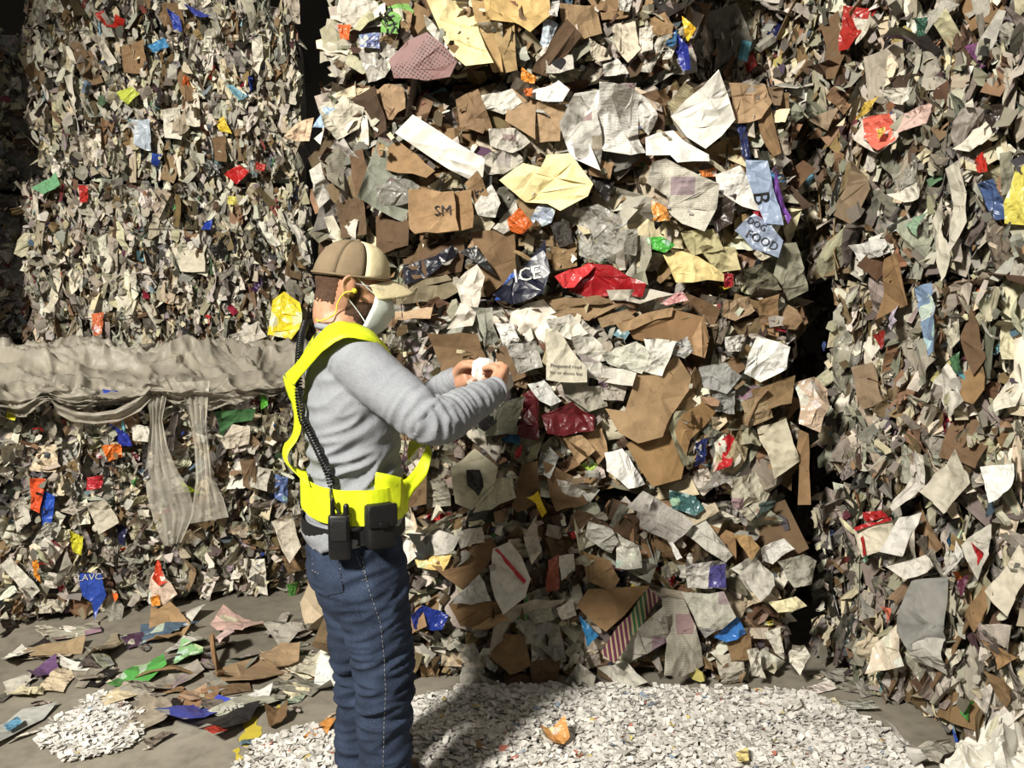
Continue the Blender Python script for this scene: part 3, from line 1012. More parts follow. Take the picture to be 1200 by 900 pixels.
H('c2', 'c', (198, 164, 124), '462,365 509,361 506,374 462,374', thick=0.006, name='wooden_slat', d=0.10, creases=0, amp=0.03)
H('c2', 's', (156, 26, 32), '666,340 690,309 716,311 757,330 753,346 690,350', creases=6, amp=0.45, d=0.10, name='red_carton', label='crushed red carton')
H('c2', 's', (205, 60, 62), '649,325 690,307 697,312 672,338 660,338', creases=3, amp=0.2, d=0.108, label='lighter red carton end')  # highlight on the carton's left end, put into a paler red
H('c2', 'f', (190, 188, 180), '675,246 700,239 736,254 731,290 702,309 678,301', d=0.09, label='crumpled clear plastic bag')
H('c2', 'p', (165, 162, 150), '730,268 748,268 745,300 730,298')
H('c2', 'p', (176, 168, 128), '798,272 835,268 848,292 812,300')
H('c2', 'p', (190, 180, 138), '818,288 862,290 867,316 840,320', creases=3)
H('c2', 'p', (226, 206, 146), '777,298 800,294 852,320 849,329 790,333', creases=4, amp=0.2, d=0.08, name='manila_envelope', label='yellow envelope')
H('c2', 'n', (200, 195, 181), '764,190 780,186 842,216 839,245 825,271 800,262 785,250 782,230 758,214', creases=9, amp=0.36, d=0.075, label='large crumpled newspaper')
H('c2', 'p', (224, 221, 213), '839,206 866,194 884,214 890,246 870,241 842,223', d=0.08)
H('c2', 's', (58, 48, 42), '834,232 862,228 858,262 838,275')
H('c2', 's', (36, 46, 92), '862,146 875,140 881,192 868,182')
H('c2', 'c', (146, 112, 72), '886,128 905,122 915,180 905,185 893,160')
H('c2', 's', (150, 166, 192), '875,186 900,189 906,220 916,265 895,263 884,230 876,206', creases=3, amp=0.15, d=0.115, name='dog_food_bag', label='blue and white printed bag', text=[('B', 0.085, 891, 232, -1.45, 'ink')])
H('c2', 's', (118, 74, 158), '907,200 927,255 922,263 904,222', d=0.09)
H('c2', 's', (140, 152, 174), '862,270 884,250 902,262 917,282 912,302 882,292', creases=3, amp=0.14, d=0.12, name='dog_food_bag', label='blue printed bag with lettering', text=[('DOG', 0.034, 887, 263, -0.5, 'ink'), ('FOOD', 0.046, 893, 282, -0.45, 'ink')])
H('c2', 's', (165, 40, 48), '882,248 892,246 900,264 894,266', d=0.105)
H('c2', 'p', (196, 186, 164), '882,296 900,285 910,300 893,306', d=0.105)
H('c2', 'p', (142, 140, 122), '912,286 936,283 949,340 925,352 906,322', creases=4)
H('c2', 'p', (112, 108, 90), '868,316 900,308 915,340 880,345')
H('c2', 'g', (72, 162, 62), '758,280 775,277 791,287 778,296 762,291', d=0.09, label='green wrapper')
H('c2', 'g', (222, 150, 72), '764,234 783,240 785,259 765,259', d=0.09, label='orange printed scrap')
H('c2', 'g', (215, 130, 70), '818,200 838,196 840,206 822,208')
H('c2', 's', (152, 30, 42), '848,320 859,321 859,336 849,338', d=0.09)
H('c2', 's', (40, 36, 36), '690,205 705,195 720,215 712,240 700,225')
H('c2', 'p', (188, 182, 165), '374,126 400,110 426,125 421,150 396,166 380,150', creases=8)
H('c2', 'p', (124, 119, 104), '374,186 400,164 416,150 421,166 402,200 406,226 386,212', creases=8)
H('c2', 'c', (112, 82, 56), '409,180 425,174 438,225 416,229')
H('c2', 'g', (150, 176, 206), '367,150 380,125 393,125 386,150', label='blue and white wrapper')
H('c2', 'p', (205, 178, 150), '333,160 350,143 368,138 362,165 345,165', creases=3)
H('c2', 'p', (190, 186, 176), '362,200 378,190 388,230 372,245')
H('c2', 'c', (104, 80, 54), '395,235 425,230 430,275 400,280')
H('c2', 'p', (196, 190, 178), '402,252 420,258 418,300 404,292')

# --- bale at belt and chest height
H('c1', 'c', (120, 92, 62), '580,402 612,378 620,440 585,460', d=0.03)
H('c1', 'c', (128, 98, 64), '500,390 560,392 575,440 520,450', d=0.03)
H('c1', 'c', (164, 132, 92), '644,369 690,352 726,357 690,376', thick=0.008)
H('c1', 'c', (140, 110, 74), '640,352 700,346 720,354 650,364', thick=0.006)
H('c1', 'c', (156, 126, 88), '700,372 735,362 745,372 705,385', thick=0.006)
H('c1', 'c', (150, 111, 70), '728,376 790,362 822,371 829,400 815,416 742,397', creases=2, amp=0.14, thick=0.006, d=0.06, label='folded brown carton')
H('c1', 'c', (190, 150, 104), '718,379 790,360 789,371 725,389', thick=0.006, d=0.08, creases=1)
H('c1', 'c', (186, 144, 98), '812,395 826,368 834,396 824,420 812,416', d=0.085, creases=1)
H('c1', 'c', (168, 138, 103), '848,352 878,347 884,364 861,376 846,370', thick=0, creases=8, amp=0.4)
H('c1', 'c', (178, 138, 92), '885,350 911,344 914,396 896,392', creases=3)
H('c1', 'p', (188, 182, 168), '710,340 760,338 790,345 750,356 715,352')
H('c1', 'g', (205, 150, 150), '770,346 800,342 806,352 780,358')
H('c1', 'p', (216, 214, 208), '579,379 601,379 611,400 590,406', d=0.08)
H('c1', 's', (178, 175, 168), '591,405 632,399 636,430 605,438', creases=5, d=0.085, label='grey plastic sheet')
H('c1', 'p', (205, 201, 190), '640,374 668,368 690,390 668,398 648,392')
H('c1', 'p', (214, 210, 197), '668,394 692,391 722,419 700,427 676,416')
H('c1', 'p', (196, 196, 182), '704,414 745,400 762,410 752,438 712,426', creases=3, d=0.06)
H('c1', 'p', (220, 217, 206), '754,396 792,400 776,441 755,436 761,416', d=0.08)
H('c1', 'n', (186, 186, 182), '785,404 806,394 812,410 802,420 786,416')
H('c1', 'n', (206, 202, 190), '680,414 746,440 741,456 690,441', d=0.075)
H('c1', 'p', (200, 194, 175), '639,385 652,386 688,430 688,448 640,445', creases=1, amp=0.04, curl=0.05, d=0.135, tilt=(0, 0), name='printed_page', label='cream page with two lines of print', text=[('Proposed road', 0.0195, 663, 429, -0.06, 'ink'), ('for or above bui', 0.0185, 663, 437, -0.06, 'ink')])
H('c1', 'n', (164, 159, 144), '658,450 705,452 712,476 690,482 662,464', creases=9)
H('c1', 'n', (176, 168, 156), '700,440 735,448 730,470 705,468', creases=7)
H('c1', 'c', (168, 128, 77), '732,520 777,500 820,474 832,464 843,480 830,498 810,516 796,560 760,568 745,545', creases=5, amp=0.18, d=0.05, name='kraft_sack', label='orange brown kraft sack')
H('c1', 'c', (180, 144, 99), '708,478 730,481 745,440 775,440 796,414 816,443 812,458 786,490 780,498 775,511 745,518 724,506', creases=5, amp=0.2, d=0.085, name='kraft_sack', label='large crumpled kraft sack')
H('c1', 's', (88, 27, 33), '604,510 612,462 632,452 633,516', creases=8, amp=0.5, label='maroon wrapper')
H('c1', 's', (98, 28, 34), '634,487 670,471 698,487 696,505 660,511 640,508', creases=8, amp=0.45, d=0.08, label='maroon wrapper with pale ring')
H('c1', 'p', (196, 196, 192), '618,450 638,445 658,470 645,476 632,470')
H('c1', 's', (143, 143, 128), '558,505 590,470 616,460 602,506 562,514', creases=4, label='grey green bag')
H('c1', 's', (36, 34, 34), '560,498 606,462 612,468 572,505', d=0.06)
H('c1', 'c', (180, 144, 99), '659,512 682,510 697,527 678,544', creases=2)
H('c1', 'c', (172, 134, 90), '682,505 705,495 712,530 700,545', creases=3)
H('c1', 'g', (150, 180, 70), '676,530 690,535 706,552 700,558 680,545')
H('c1', 'p', (188, 188, 182), '618,525 640,518 655,535 645,560 622,548', creases=4)
H('c1', 's', (180, 45, 40), '604,528 612,520 610,535 603,538')
H('c1', 'p', (225, 223, 218), '709,531 730,526 757,567 735,572 711,552', creases=5, d=0.08, label='white plastic-coated sheet')
H('c1', 'p', (176, 171, 164), '734,593 753,574 786,596 806,606 800,616 770,612', creases=4, amp=0.18, d=0.09)
H('c1', 'p', (198, 193, 168), '528,549 556,526 584,548 578,573 553,597 534,589', creases=3, amp=0.16, d=0.095, name='round_carton_lid', label='cream carton piece with dark hole')
H('c1', 's', (28, 24, 22), '546,551 562,551 567,570 561,581 548,569', d=0.112, creases=1, amp=0.05, name='dark_hole_lining')  # near-black patch painted in for the shade inside the hole
H('c1', 'p', (204, 198, 174), '574,561 602,556 606,580 576,598 556,599', creases=3, d=0.08)
H('c1', 'p', (150, 146, 130), '494,565 525,558 530,590 500,598')
H('c1', 'c', (112, 84, 53), '600,596 612,545 630,539 633,590 606,602', creases=2, d=0.085)
H('c1', 'c', (134, 102, 66), '634,540 672,558 690,590 650,598', creases=3)
H('c1', 'p', (200, 197, 188), '655,560 700,575 690,590 660,584', creases=6)
H('c1', 's', (230, 200, 42), '616,582 630,574 641,601 635,606 628,590', d=0.1, label='yellow ribbon')
H('c1', 'g', (172, 32, 38), '842,520 858,509 869,518 855,545 834,553', d=0.085, label='red printed scrap')
H('c1', 'p', (228, 228, 222), '888,392 924,405 921,432 892,449 873,438 878,415', creases=5, d=0.09, label='bright white sheet')
H('c1', 'p', (206, 203, 195), '850,395 872,392 868,412 850,412')
H('c1', 'c', (142, 112, 72), '880,456 932,440 926,472 890,481', creases=3)
H('c1', 'c', (168, 142, 102), '868,471 895,459 907,490 876,502', thick=0, creases=9, amp=0.5)
H('c1', 'g', (196, 174, 152), '934,448 960,440 977,455 960,506 936,496', label='printed face advert')
H('c1', 'g', (40, 50, 102), '814,520 836,514 826,541 811,546')
H('c1', 'p', (150, 150, 146), '820,430 850,425 870,440 850,462 825,455', creases=8)
H('c1', 'p', (140, 140, 136), '835,462 862,458 860,485 838,482')
H('c1', 'c', (152, 116, 76), '939,504 950,509 946,590 931,590', creases=1, amp=0.15, thick=0.004, d=0.08)
H('c1', 'n', (192, 186, 166), '853,560 890,554 906,580 881,611 855,590', d=0.08)
H('c1', 'p', (176, 160, 128), '838,555 855,520 880,500 885,520 860,560', creases=8)
H('c1', 'p', (188, 180, 158), '890,500 925,490 935,540 905,560', creases=9)
H('c1', 'g', (62, 98, 98), '784,574 816,582 826,597 812,604 788,596', label='teal wrapper')
H('c1', 'c', (120, 92, 60), '470,560 500,550 500,590 475,596')

# --- bottom bale
H('c0', 'p', (170, 165, 158), '750,604 785,597 813,612 788,636 750,618', creases=3, amp=0.15, d=0.08)
H('c0', 'p', (188, 184, 175), '485,632 515,622 540,630 530,648 495,650', creases=4)
H('c0', 'p', (196, 190, 178), '535,622 565,618 568,636 540,642')
H('c0', 'g', (216, 190, 120), '484,650 510,644 530,650 520,668 490,664')
H('c0', 'c', (138, 103, 66), '506,662 575,631 583,642 572,661 542,688', creases=2, amp=0.06, thick=0.005, name='corrugated_strip', label='brown cardboard with ridges')
H('c0', 'p', (225, 221, 211), '577,645 598,636 613,652 623,677 615,698 590,718 572,681', creases=4, amp=0.2, d=0.09, name='paper_bag', label='white bag with red line')
H('c0', 's', (172, 40, 48), '579,644 583,642 617,680 614,684', creases=0, amp=0.02, d=0.115, tilt=(0, 0), name='red_line')
H('c0', 'p', (214, 211, 204), '529,706 562,674 578,703 552,708', creases=4, d=0.08)
H('c0', 'c', (154, 117, 73), '525,708 585,705 593,720 562,733 540,733', creases=2, d=0.07)
H('c0', 'c', (188, 148, 97), '551,735 590,719 597,727 568,737', d=0.085, creases=1)
H('c0', 's', (32, 52, 135), '481,720 495,709 526,722 518,738 485,735', label='blue plastic pack')
H('c0', 's', (72, 162, 92), '604,721 619,699 616,728', label='green triangle')
H('c0', 'p', (160, 156, 140), '612,700 640,690 650,725 625,730')
H('c0', 'f', (192, 190, 180), '601,725 655,733 662,768 650,774 622,752', label='clear film')
H('c0', 'c', (152, 118, 76), '575,742 612,745 622,778 598,788 570,765')
H('c0', 'c', (154, 120, 77), '679,646 716,657 726,678 717,692 688,680', creases=4, thick=0, d=0.07)
H('c0', 'p', (172, 170, 162), '689,612 718,613 725,632 717,653 686,632', creases=3, amp=0.15, d=0.08)
H('c0', 'g', (202, 200, 188), '724,624 748,640 752,664 721,666', d=0.08, label='printed flyer with purple mark')
H('c0', 'p', (205, 202, 194), '655,650 672,645 674,670 658,682')
H('c0', 'p', (198, 188, 172), '614,630 628,605 634,645 622,660')
H('c0', 's', (150, 80, 60), '642,655 656,648 655,690 640,695')
H('c0', 's', (62, 146, 206), '679,722 703,745 687,757', d=0.07, label='bright blue scrap')
H('c0', 'p', (206, 198, 186), '652,712 672,702 676,722 658,726')
H('c0', 'c', (158, 120, 76), '676,711 690,692 763,688 731,720 709,738', creases=2, amp=0.12, d=0.09, label='oval brown cardboard')
H('c0', 'z', (255, 255, 255), '701,761 762,692 778,704 717,773', creases=1, amp=0.03, d=0.095, label='purple and green striped border')
H('c0', 'n', (170, 165, 154), '724,758 777,706 784,750 738,781', creases=4, amp=0.16, d=0.085)
H('c0', 'n', (178, 173, 158), '780,702 802,698 832,781 800,790 772,786', creases=6, amp=0.22, d=0.08)
H('c0', 'n', (184, 182, 168), '799,697 848,694 862,722 827,750', creases=4, amp=0.15, d=0.095, label='newspaper page with picture')
H('c0', 'n', (210, 207, 198), '801,661 840,655 851,660 851,692 806,689', creases=3, amp=0.14, d=0.09, label='white flyer')
H('c0', 's', (76, 72, 134), '832,663 851,660 851,688 829,688', d=0.105, creases=1, amp=0.05)
H('c0', 's', (52, 112, 184), '836,746 865,723 873,742 851,752', label='blue printed scrap')
H('c0', 'p', (218, 215, 208), '890,643 918,631 927,642 906,661 892,656', creases=8)
H('c0', 'p', (192, 188, 177), '854,666 885,651 908,674 908,686 888,703 872,678', creases=8, amp=0.4, d=0.085)
H('c0', 'p', (168, 165, 152), '911,658 941,649 959,660 953,686 930,688', creases=8)
H('c0', 'c', (152, 114, 71), '829,613 860,625 861,656 845,636', creases=1)
H('c0', 'c', (184, 143, 87), '859,627 882,629 891,642 880,656', creases=1, d=0.08)
H('c0', 'p', (60, 74, 70), '874,592 908,586 909,593 886,606')
H('c0', 'p', (220, 217, 210), '764,621 772,622 802,647 796,650', curl=1.2, d=0.1)
H('c0', 'p', (188, 185, 174), '799,622 830,611 857,650 848,658 827,645', creases=5, d=0.085)
H('c0', 'p', (222, 212, 172), '901,706 935,700 946,710 912,718', creases=7, amp=0.5, d=0.09)
H('c0', 'p', (208, 203, 188), '896,741 915,737 918,772 908,765', d=0.085)
H('c0', 'p', (227, 222, 207), '926,750 940,751 949,767 938,791 927,780', d=0.08)
H('c0', 'p', (217, 212, 197), '874,761 890,760 899,796 880,790', d=0.08)
H('c0', 'f', (200, 196, 186), '534,753 561,752 569,786 540,808', label='crushed clear bottle')
H('c0', 'p', (205, 203, 198), '568,766 584,782 580,790 570,782')
H('c0', 'p', (198, 193, 178), '659,802 680,776 700,790 692,815', creases=5)
H('c0', 'c', (110, 84, 56), '620,775 660,770 655,800 625,805')
H('c0', 'c', (104, 78, 52), '590,790 640,795 640,812 595,812')
H('c0', 's', (40, 46, 62), '513,808 530,804 527,846 512,850', label='dark blue pack', text=[('Storm', 0.045, 521, 826, -1.45, 'white_ink')], creases=1, amp=0.05)
H('c0', 'p', (176, 170, 155), '840,770 870,765 872,800 845,806')
H('c0', 'c', (140, 108, 70), '850,745 880,742 882,770 856,775')
H('c0', 'p', (196, 190, 176), '560,790 590,800 610,812 575,815')
H('c0', 'p', (186, 182, 170), '700,785 735,775 760,795 730,812', creases=8)

# --- right stack
H('r3', 's', (108, 64, 102), '1133,56 1147,49 1163,70 1150,80', creases=6, amp=0.5, name='purple_tin', label='crushed purple tin')
H('r3', 's', (160, 45, 38), '990,10 1020,5 1015,20 1000,60 988,62', label='red scrap')
H('r3', 'p', (200, 195, 180), '1002,22 1020,20 1018,50 1006,54', curl=0.8)
H('r3', 'p', (176, 172, 160), '1060,20 1110,0 1130,8 1085,40', creases=8)
H('r3', 's', (52, 88, 72), '1072,22 1088,20 1084,45 1074,42')
H('r3', 'c', (118, 88, 58), '960,30 975,10 990,60 985,95 975,95')
H('r3', 'p', (150, 146, 135), '1155,40 1185,25 1198,45 1170,62')
H('r2', 'p', (214, 210, 196), '1036,106 1075,101 1061,122 1042,122', d=0.07)
H('r2', 'p', (205, 196, 184), '1008,168 1014,138 1044,130 1054,160 1036,182', d=0.06)
H('r2', 'g', (222, 110, 92), '1016,141 1042,133 1048,162 1034,178 1014,163', d=0.075, creases=5, label='red and yellow printed scrap')
H('r2', 's', (226, 190, 96), '1026,152 1036,148 1038,160 1030,164', d=0.095)
H('r2', 'p', (204, 176, 166), '1051,134 1092,119 1084,144 1054,158', creases=6)
H('r2', 's', (205, 174, 82), '1003,141 1013,120 1029,112 1022,128', label='yellow scrap')
H('r2', 'c', (168, 142, 112), '951,141 985,121 968,153', creases=1)
H('r2', 's', (192, 50, 40), '1132,191 1155,178 1163,202 1146,202', creases=6, label='red plastic scrap')
H('r2', 'p', (214, 208, 192), '1120,176 1162,125 1166,160 1140,179', creases=7)
H('r2', 'f', (185, 182, 170), '1040,204 1075,186 1081,214 1052,226', label='clear film')
H('r2', 'p', (216, 211, 197), '1039,228 1083,212 1080,234 1056,236', creases=6, d=0.07)
H('r2', 'c', (152, 127, 97), '974,252 1008,186 1020,222 996,261', creases=3)
H('r2', 's', (204, 194, 92), '1180,240 1192,182 1204,181 1204,262 1181,262', label='yellow green plastic')
H('r2', 's', (72, 92, 134), '1144,217 1168,210 1178,257 1166,258')
H('r2', 'p', (132, 158, 132), '1062,264 1083,245 1073,279', creases=2)
H('r2', 'p', (200, 198, 192), '996,288 1037,280 1043,295 1008,308', creases=8, d=0.07)
H('r2', 'p', (196, 190, 174), '1085,270 1105,230 1115,300 1100,330', creases=7)
H('r2', 'p', (188, 183, 168), '1110,200 1125,190 1135,260 1120,300', creases=7)
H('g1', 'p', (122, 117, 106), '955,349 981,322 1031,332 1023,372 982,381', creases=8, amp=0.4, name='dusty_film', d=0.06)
H('r1', 'c', (148, 112, 70), '1036,304 1054,297 1061,357 1047,362 1025,375 1030,350', creases=4, amp=0.3, d=0.09)
H('r1', 'p', (190, 180, 197), '1034,372 1043,352 1061,377 1050,388', creases=2, d=0.1)
H('r1', 'g', (112, 132, 158), '1065,337 1083,330 1111,415 1101,421 1077,377', d=0.08, label='blue striped bag')
H('r1', 'c', (152, 116, 71), '1123,444 1142,414 1154,457 1147,474 1130,468', creases=3)
H('g1', 'p', (192, 190, 182), '966,421 978,403 1014,418 990,424', creases=3)
H('r1', 's', (135, 36, 32), '1024,393 1036,386 1034,410')
H('r1', 'p', (210, 204, 188), '1165,470 1180,440 1196,452 1190,475 1172,485', creases=6)
H('r1', 'p', (206, 202, 190), '1085,455 1110,425 1140,470 1120,490', creases=6)
H('r1', 's', (70, 110, 75), '1112,420 1122,412 1128,435 1118,440')
H('r1', 'p', (186, 180, 160), '1105,395 1118,360 1132,400 1122,412', creases=5)
H('r1', 'c', (108, 80, 54), '1128,395 1140,360 1152,420 1140,440')
H('g1', 's', (170, 40, 40), '1000,500 1018,490 1010,520 995,525')
H('r1', 'p', (205, 200, 190), '1046,585 1072,527 1093,535 1081,576 1059,600', creases=5, d=0.08)
H('r1', 'p', (190, 184, 168), '1084,576 1112,526 1140,566 1108,602', creases=9, amp=0.5, d=0.07)
H('r1', 'p', (228, 228, 222), '1151,549 1179,541 1187,571 1165,590', curl=0.8, d=0.08, label='white curled sheet')
H('r1', 'c', (150, 125, 95), '1000,430 1020,425 1032,470 1010,480')
H('r0', 'p', (205, 197, 177), '1003,620 1043,607 1046,642 1014,652', creases=2, amp=0.12, d=0.09, name='red_edged_box', label='white box panel with red edges')
H('r0', 's', (172, 38, 42), '1003,620 1007,618 1018,650 1014,652', d=0.105, creases=0, amp=0.02, name='red_edge')
H('r0', 's', (172, 38, 42), '1005,618 1043,606 1043,610 1007,622', d=0.105, creases=0, amp=0.02, name='red_edge')
H('r0', 's', (165, 36, 36), '1013,601 1032,598 1042,606 1016,612', d=0.08)
H('r0', 'p', (206, 203, 196), '1041,648 1050,606 1074,600 1060,652', creases=4, d=0.08)
H('r0', 's', (178, 32, 38), '1140,634 1152,647 1145,663', d=0.08, label='red scrap')
H('r0', 'p', (208, 203, 193), '1050,665 1080,650 1097,664 1063,679', creases=5, curl=0.9, d=0.09)
H('r0', 'p', (213, 210, 202), '1102,670 1116,633 1131,655 1120,678', creases=4, curl=0.9, d=0.08)
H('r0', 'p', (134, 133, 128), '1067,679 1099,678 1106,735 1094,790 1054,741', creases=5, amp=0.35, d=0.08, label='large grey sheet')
H('r0', 'p', (174, 171, 162), '1053,722 1080,748 1104,750 1104,794 1072,776', creases=5, d=0.09)
H('r0', 'g', (212, 200, 180), '1022,759 1041,731 1064,781 1023,790', creases=4, d=0.09, label='pale flowery wrapper')
H('r0', 's', (222, 120, 94), '1033,710 1046,713 1041,732', d=0.08, label='coral scrap')
H('r0', 'c', (152, 116, 75), '1126,723 1152,686 1162,700 1143,741', creases=2)
H('r0', 'c', (170, 129, 81), '1155,750 1191,771 1170,785', creases=2)
H('r0', 'c', (132, 102, 66), '1155,785 1188,806 1179,830 1165,812', creases=2)
H('r0', 'p', (198, 192, 172), '1102,759 1131,762 1121,785', creases=4)
H('r0', 's', (92, 42, 62), '1118,679 1134,674 1130,700', label='maroon scrap')
H('g0', 'g', (112, 116, 42), '956,665 989,660 980,718 958,713', label='olive green wrapper')
H('g0', 'p', (152, 132, 112), '982,710 1001,687 1006,722', creases=4)
H('r0', 'p', (198, 190, 172), '1160,690 1190,640 1200,680 1185,720', creases=7)
H('r0', 'p', (184, 180, 168), '1130,640 1150,610 1160,650 1150,680', creases=7)

# --- left stack
H('l0', 'p', (62, 104, 62), '251,483 300,476 296,490 274,496 258,516', creases=1, amp=0.1, label='dark green card')
H('l0', 'p', (192, 182, 164), '258,516 272,497 294,500 291,520 264,526', creases=3)
H('l0', 's', (42, 62, 155), '120,456 138,458 138,471 122,471', creases=5, amp=0.6, label='blue crushed scrap')
H('l0', 's', (44, 58, 155), '126,496 150,509 154,523 139,523', creases=5, amp=0.6, label='blue crushed scrap')
H('l0', 's', (230, 225, 62), '8,470 21,480 18,493 7,490', label='yellow scrap')
H('l0', 's', (228, 122, 50), '119,522 141,520 144,535 128,541', creases=6, amp=0.6, label='orange crushed scrap')
H('l0', 's', (216, 86, 46), '35,560 52,562 48,600 36,596', label='red orange scrap')
H('l0', 's', (42, 82, 180), '46,575 65,581 60,621 50,616', label='blue wrapper')
H('l0', 'p', (206, 216, 192), '63,462 100,454 96,475 70,471', creases=2, label='pale green card')
H('l0', 's', (224, 218, 62), '80,620 98,630 96,651 85,646', label='yellow wrapper')
H('l0', 's', (192, 218, 62), '211,562 236,580 216,576', label='lime scrap')
H('l0', 'p', (205, 200, 186), '152,497 176,500 174,518 156,516', creases=4)
H('l0', 'p', (208, 202, 186), '245,455 262,460 258,478 244,472', creases=5)
H('l0', 's', (90, 170, 60), '306,455 312,450 314,475 306,480', label='green scrap')
H('l0', 'g', (100, 120, 170), '322,555 338,560 336,590 322,584', label='printed scrap')
H('l0', 's', (180, 40, 50), '100,560 122,556 118,572 102,574')
H('l0', 'p', (216, 206, 188), '318,612 340,600 353,640 338,658', creases=3, d=0.07)
H('l0', 's', (72, 122, 52), '336,684 350,680 348,702 338,700', label='green scrap')
H('l0', 'p', (206, 201, 186), '0,662 12,652 47,692 35,703', creases=3, d=0.08, label='long white sheet')
H('l0', 'p', (152, 147, 136), '62,683 78,643 85,663 72,688', creases=3)
H('l0', 's', (45, 76, 168), '93,672 118,673 125,698 111,725 108,706 97,698', creases=2, amp=0.12, d=0.10, name='blue_snack_bag', label='royal blue printed pack', text=[('LAVC', 0.042, 104, 677, -0.05, 'white_ink')])
H('l0', 'g', (220, 196, 176), '170,692 185,657 208,695 191,709 172,709', creases=3, d=0.07, label='white pack with red print')
H('l0', 's', (208, 72, 46), '178,678 184,656 196,682 186,686', d=0.085)
H('l0', 's', (230, 150, 50), '176,700 186,697 188,709 178,710', d=0.085)
H('l0', 's', (226, 146, 50), '36,652 44,655 48,684 40,676')
H('l0', 's', (44, 40, 38), '33,655 40,690 34,688')
H('l0', 'p', (150, 146, 134), '124,712 134,703 145,711 144,725 130,727', creases=9, amp=0.6)
H('l0', 'p', (186, 178, 160), '100,590 125,586 140,612 118,625', creases=5)
H('l0', 'c', (120, 94, 64), '280,540 300,538 300,575 285,570')
H('l0', 'p', (196, 190, 176), '290,545 318,550 312,575 292,570', creases=5)
H('l0', 's', (46, 42, 40), '166,524 174,520 176,560 168,562')
H('l0', 's', (34, 36, 70), '136,610 150,620 146,640 138,636')
H('l0', 'p', (188, 182, 170), '10,590 28,580 36,610 20,622', creases=5)
H('l1', 's', (192, 42, 40), '262,205 280,193 292,200 277,217', creases=3, d=0.06, label='red plastic scrap')
H('l1', 's', (182, 52, 46), '91,218 102,217 104,239 96,240', label='red scrap')
H('l1', 's', (190, 60, 56), '299,190 312,192 310,200 300,199')
H('l1', 's', (42, 70, 170), '236,260 249,257 248,271 238,270', creases=5, amp=0.6, label='blue scrap')
H('l1', 's', (226, 216, 112), '266,230 286,229 284,241 268,242', label='yellow scrap')
H('l1', 'p', (206, 198, 178), '200,290 240,275 242,320 212,318', creases=6)
H('l1', 'g', (205, 110, 70), '106,368 120,366 120,392 108,394')
H('l1', 's', (44, 42, 44), '208,392 214,372 222,376 220,398')
H('l1', 's', (60, 36, 76), '294,340 304,322 308,332 300,344')
H('l1', 's', (40, 38, 38), '246,290 262,282 270,302 256,308')
H('l1', 'p', (216, 210, 192), '150,325 160,315 158,370 148,372', curl=0.8)
H('l1', 'p', (214, 206, 186), '60,320 72,315 66,370 56,368', curl=0.8)
H('l1', 'p', (112, 166, 122), '38,222 64,200 71,217 52,228', creases=4, d=0.06, label='green plastic scrap')
H('l2', 's', (74, 144, 194), '173,54 193,43 198,55 180,62', label='light blue scrap')
H('l2', 's', (122, 168, 184), '265,100 272,97 291,114 281,121', label='pale blue scrap')
H('l2', 's', (52, 72, 164), '196,10 210,20 213,37 203,34', creases=5, amp=0.6, label='blue plastic bag')
H('l2', 's', (62, 72, 154), '212,4 234,12 250,22 228,18', creases=4)
H('l2', 's', (194, 62, 52), '111,17 121,12 134,31 122,30', label='red scrap')
H('l2', 'c', (154, 118, 78), '141,54 170,47 174,87 144,84', creases=2, label='brown box side')
H('l2', 's', (194, 204, 84), '133,108 153,101 164,110 150,123', creases=5, amp=0.5, label='lime yellow scrap')
H('l2', 's', (224, 194, 62), '253,144 262,136 272,157 258,154', label='yellow scrap')
H('l2', 'p', (214, 206, 188), '218,112 232,108 236,150 220,148', creases=5)
H('l2', 'p', (218, 212, 196), '296,48 310,44 304,88 297,80', curl=0.8)
H('l2', 'p', (212, 206, 190), '76,90 84,86 94,150 88,158', curl=0.7)
H('l2', 'p', (208, 200, 184), '108,40 124,50 138,75 128,80', curl=0.7)
H('l2', 'p', (212, 206, 190), '190,130 210,125 214,165 194,162', creases=6)
H('l2', 'c', (128, 96, 62), '248,162 264,158 266,190 252,188', creases=1)
H('l2', 'g', (170, 180, 190), '153,140 174,136 178,176 158,170', creases=6)
# ------------------------------------------------------------------ the man
import numpy as np
from mathutils.bvhtree import BVHTree
PHI = math.radians(25)
FV = Vector((math.cos(PHI), math.sin(PHI), 0)); RV = Vector((math.sin(PHI), -math.cos(PHI), 0)); ZV = Vector((0, 0, 1))
PY = 2.34

def loft(rings, seg=28, power=2.0):
    """rings: (centre, half axis vector 1, half axis vector 2)"""
    V = []; Fc = []
    for c, a, b in rings:
        for k in range(seg):
            t = 6.283185 * k / seg
            ct, st = math.cos(t), math.sin(t)
            e = 2.0 / power
            V.append(Vector(c) + a * (abs(ct) ** e * (1 if ct >= 0 else -1)) + b * (abs(st) ** e * (1 if st >= 0 else -1)))
    n = len(rings)
    for i in range(n - 1):
        for k in range(seg):
            l = (k + 1) % seg
            Fc.append((i * seg + k, i * seg + l, (i + 1) * seg + l, (i + 1) * seg + k))
    Fc.append(tuple(range(seg - 1, -1, -1)))
    Fc.append(tuple((n - 1) * seg + k for k in range(seg)))
    return V, Fc

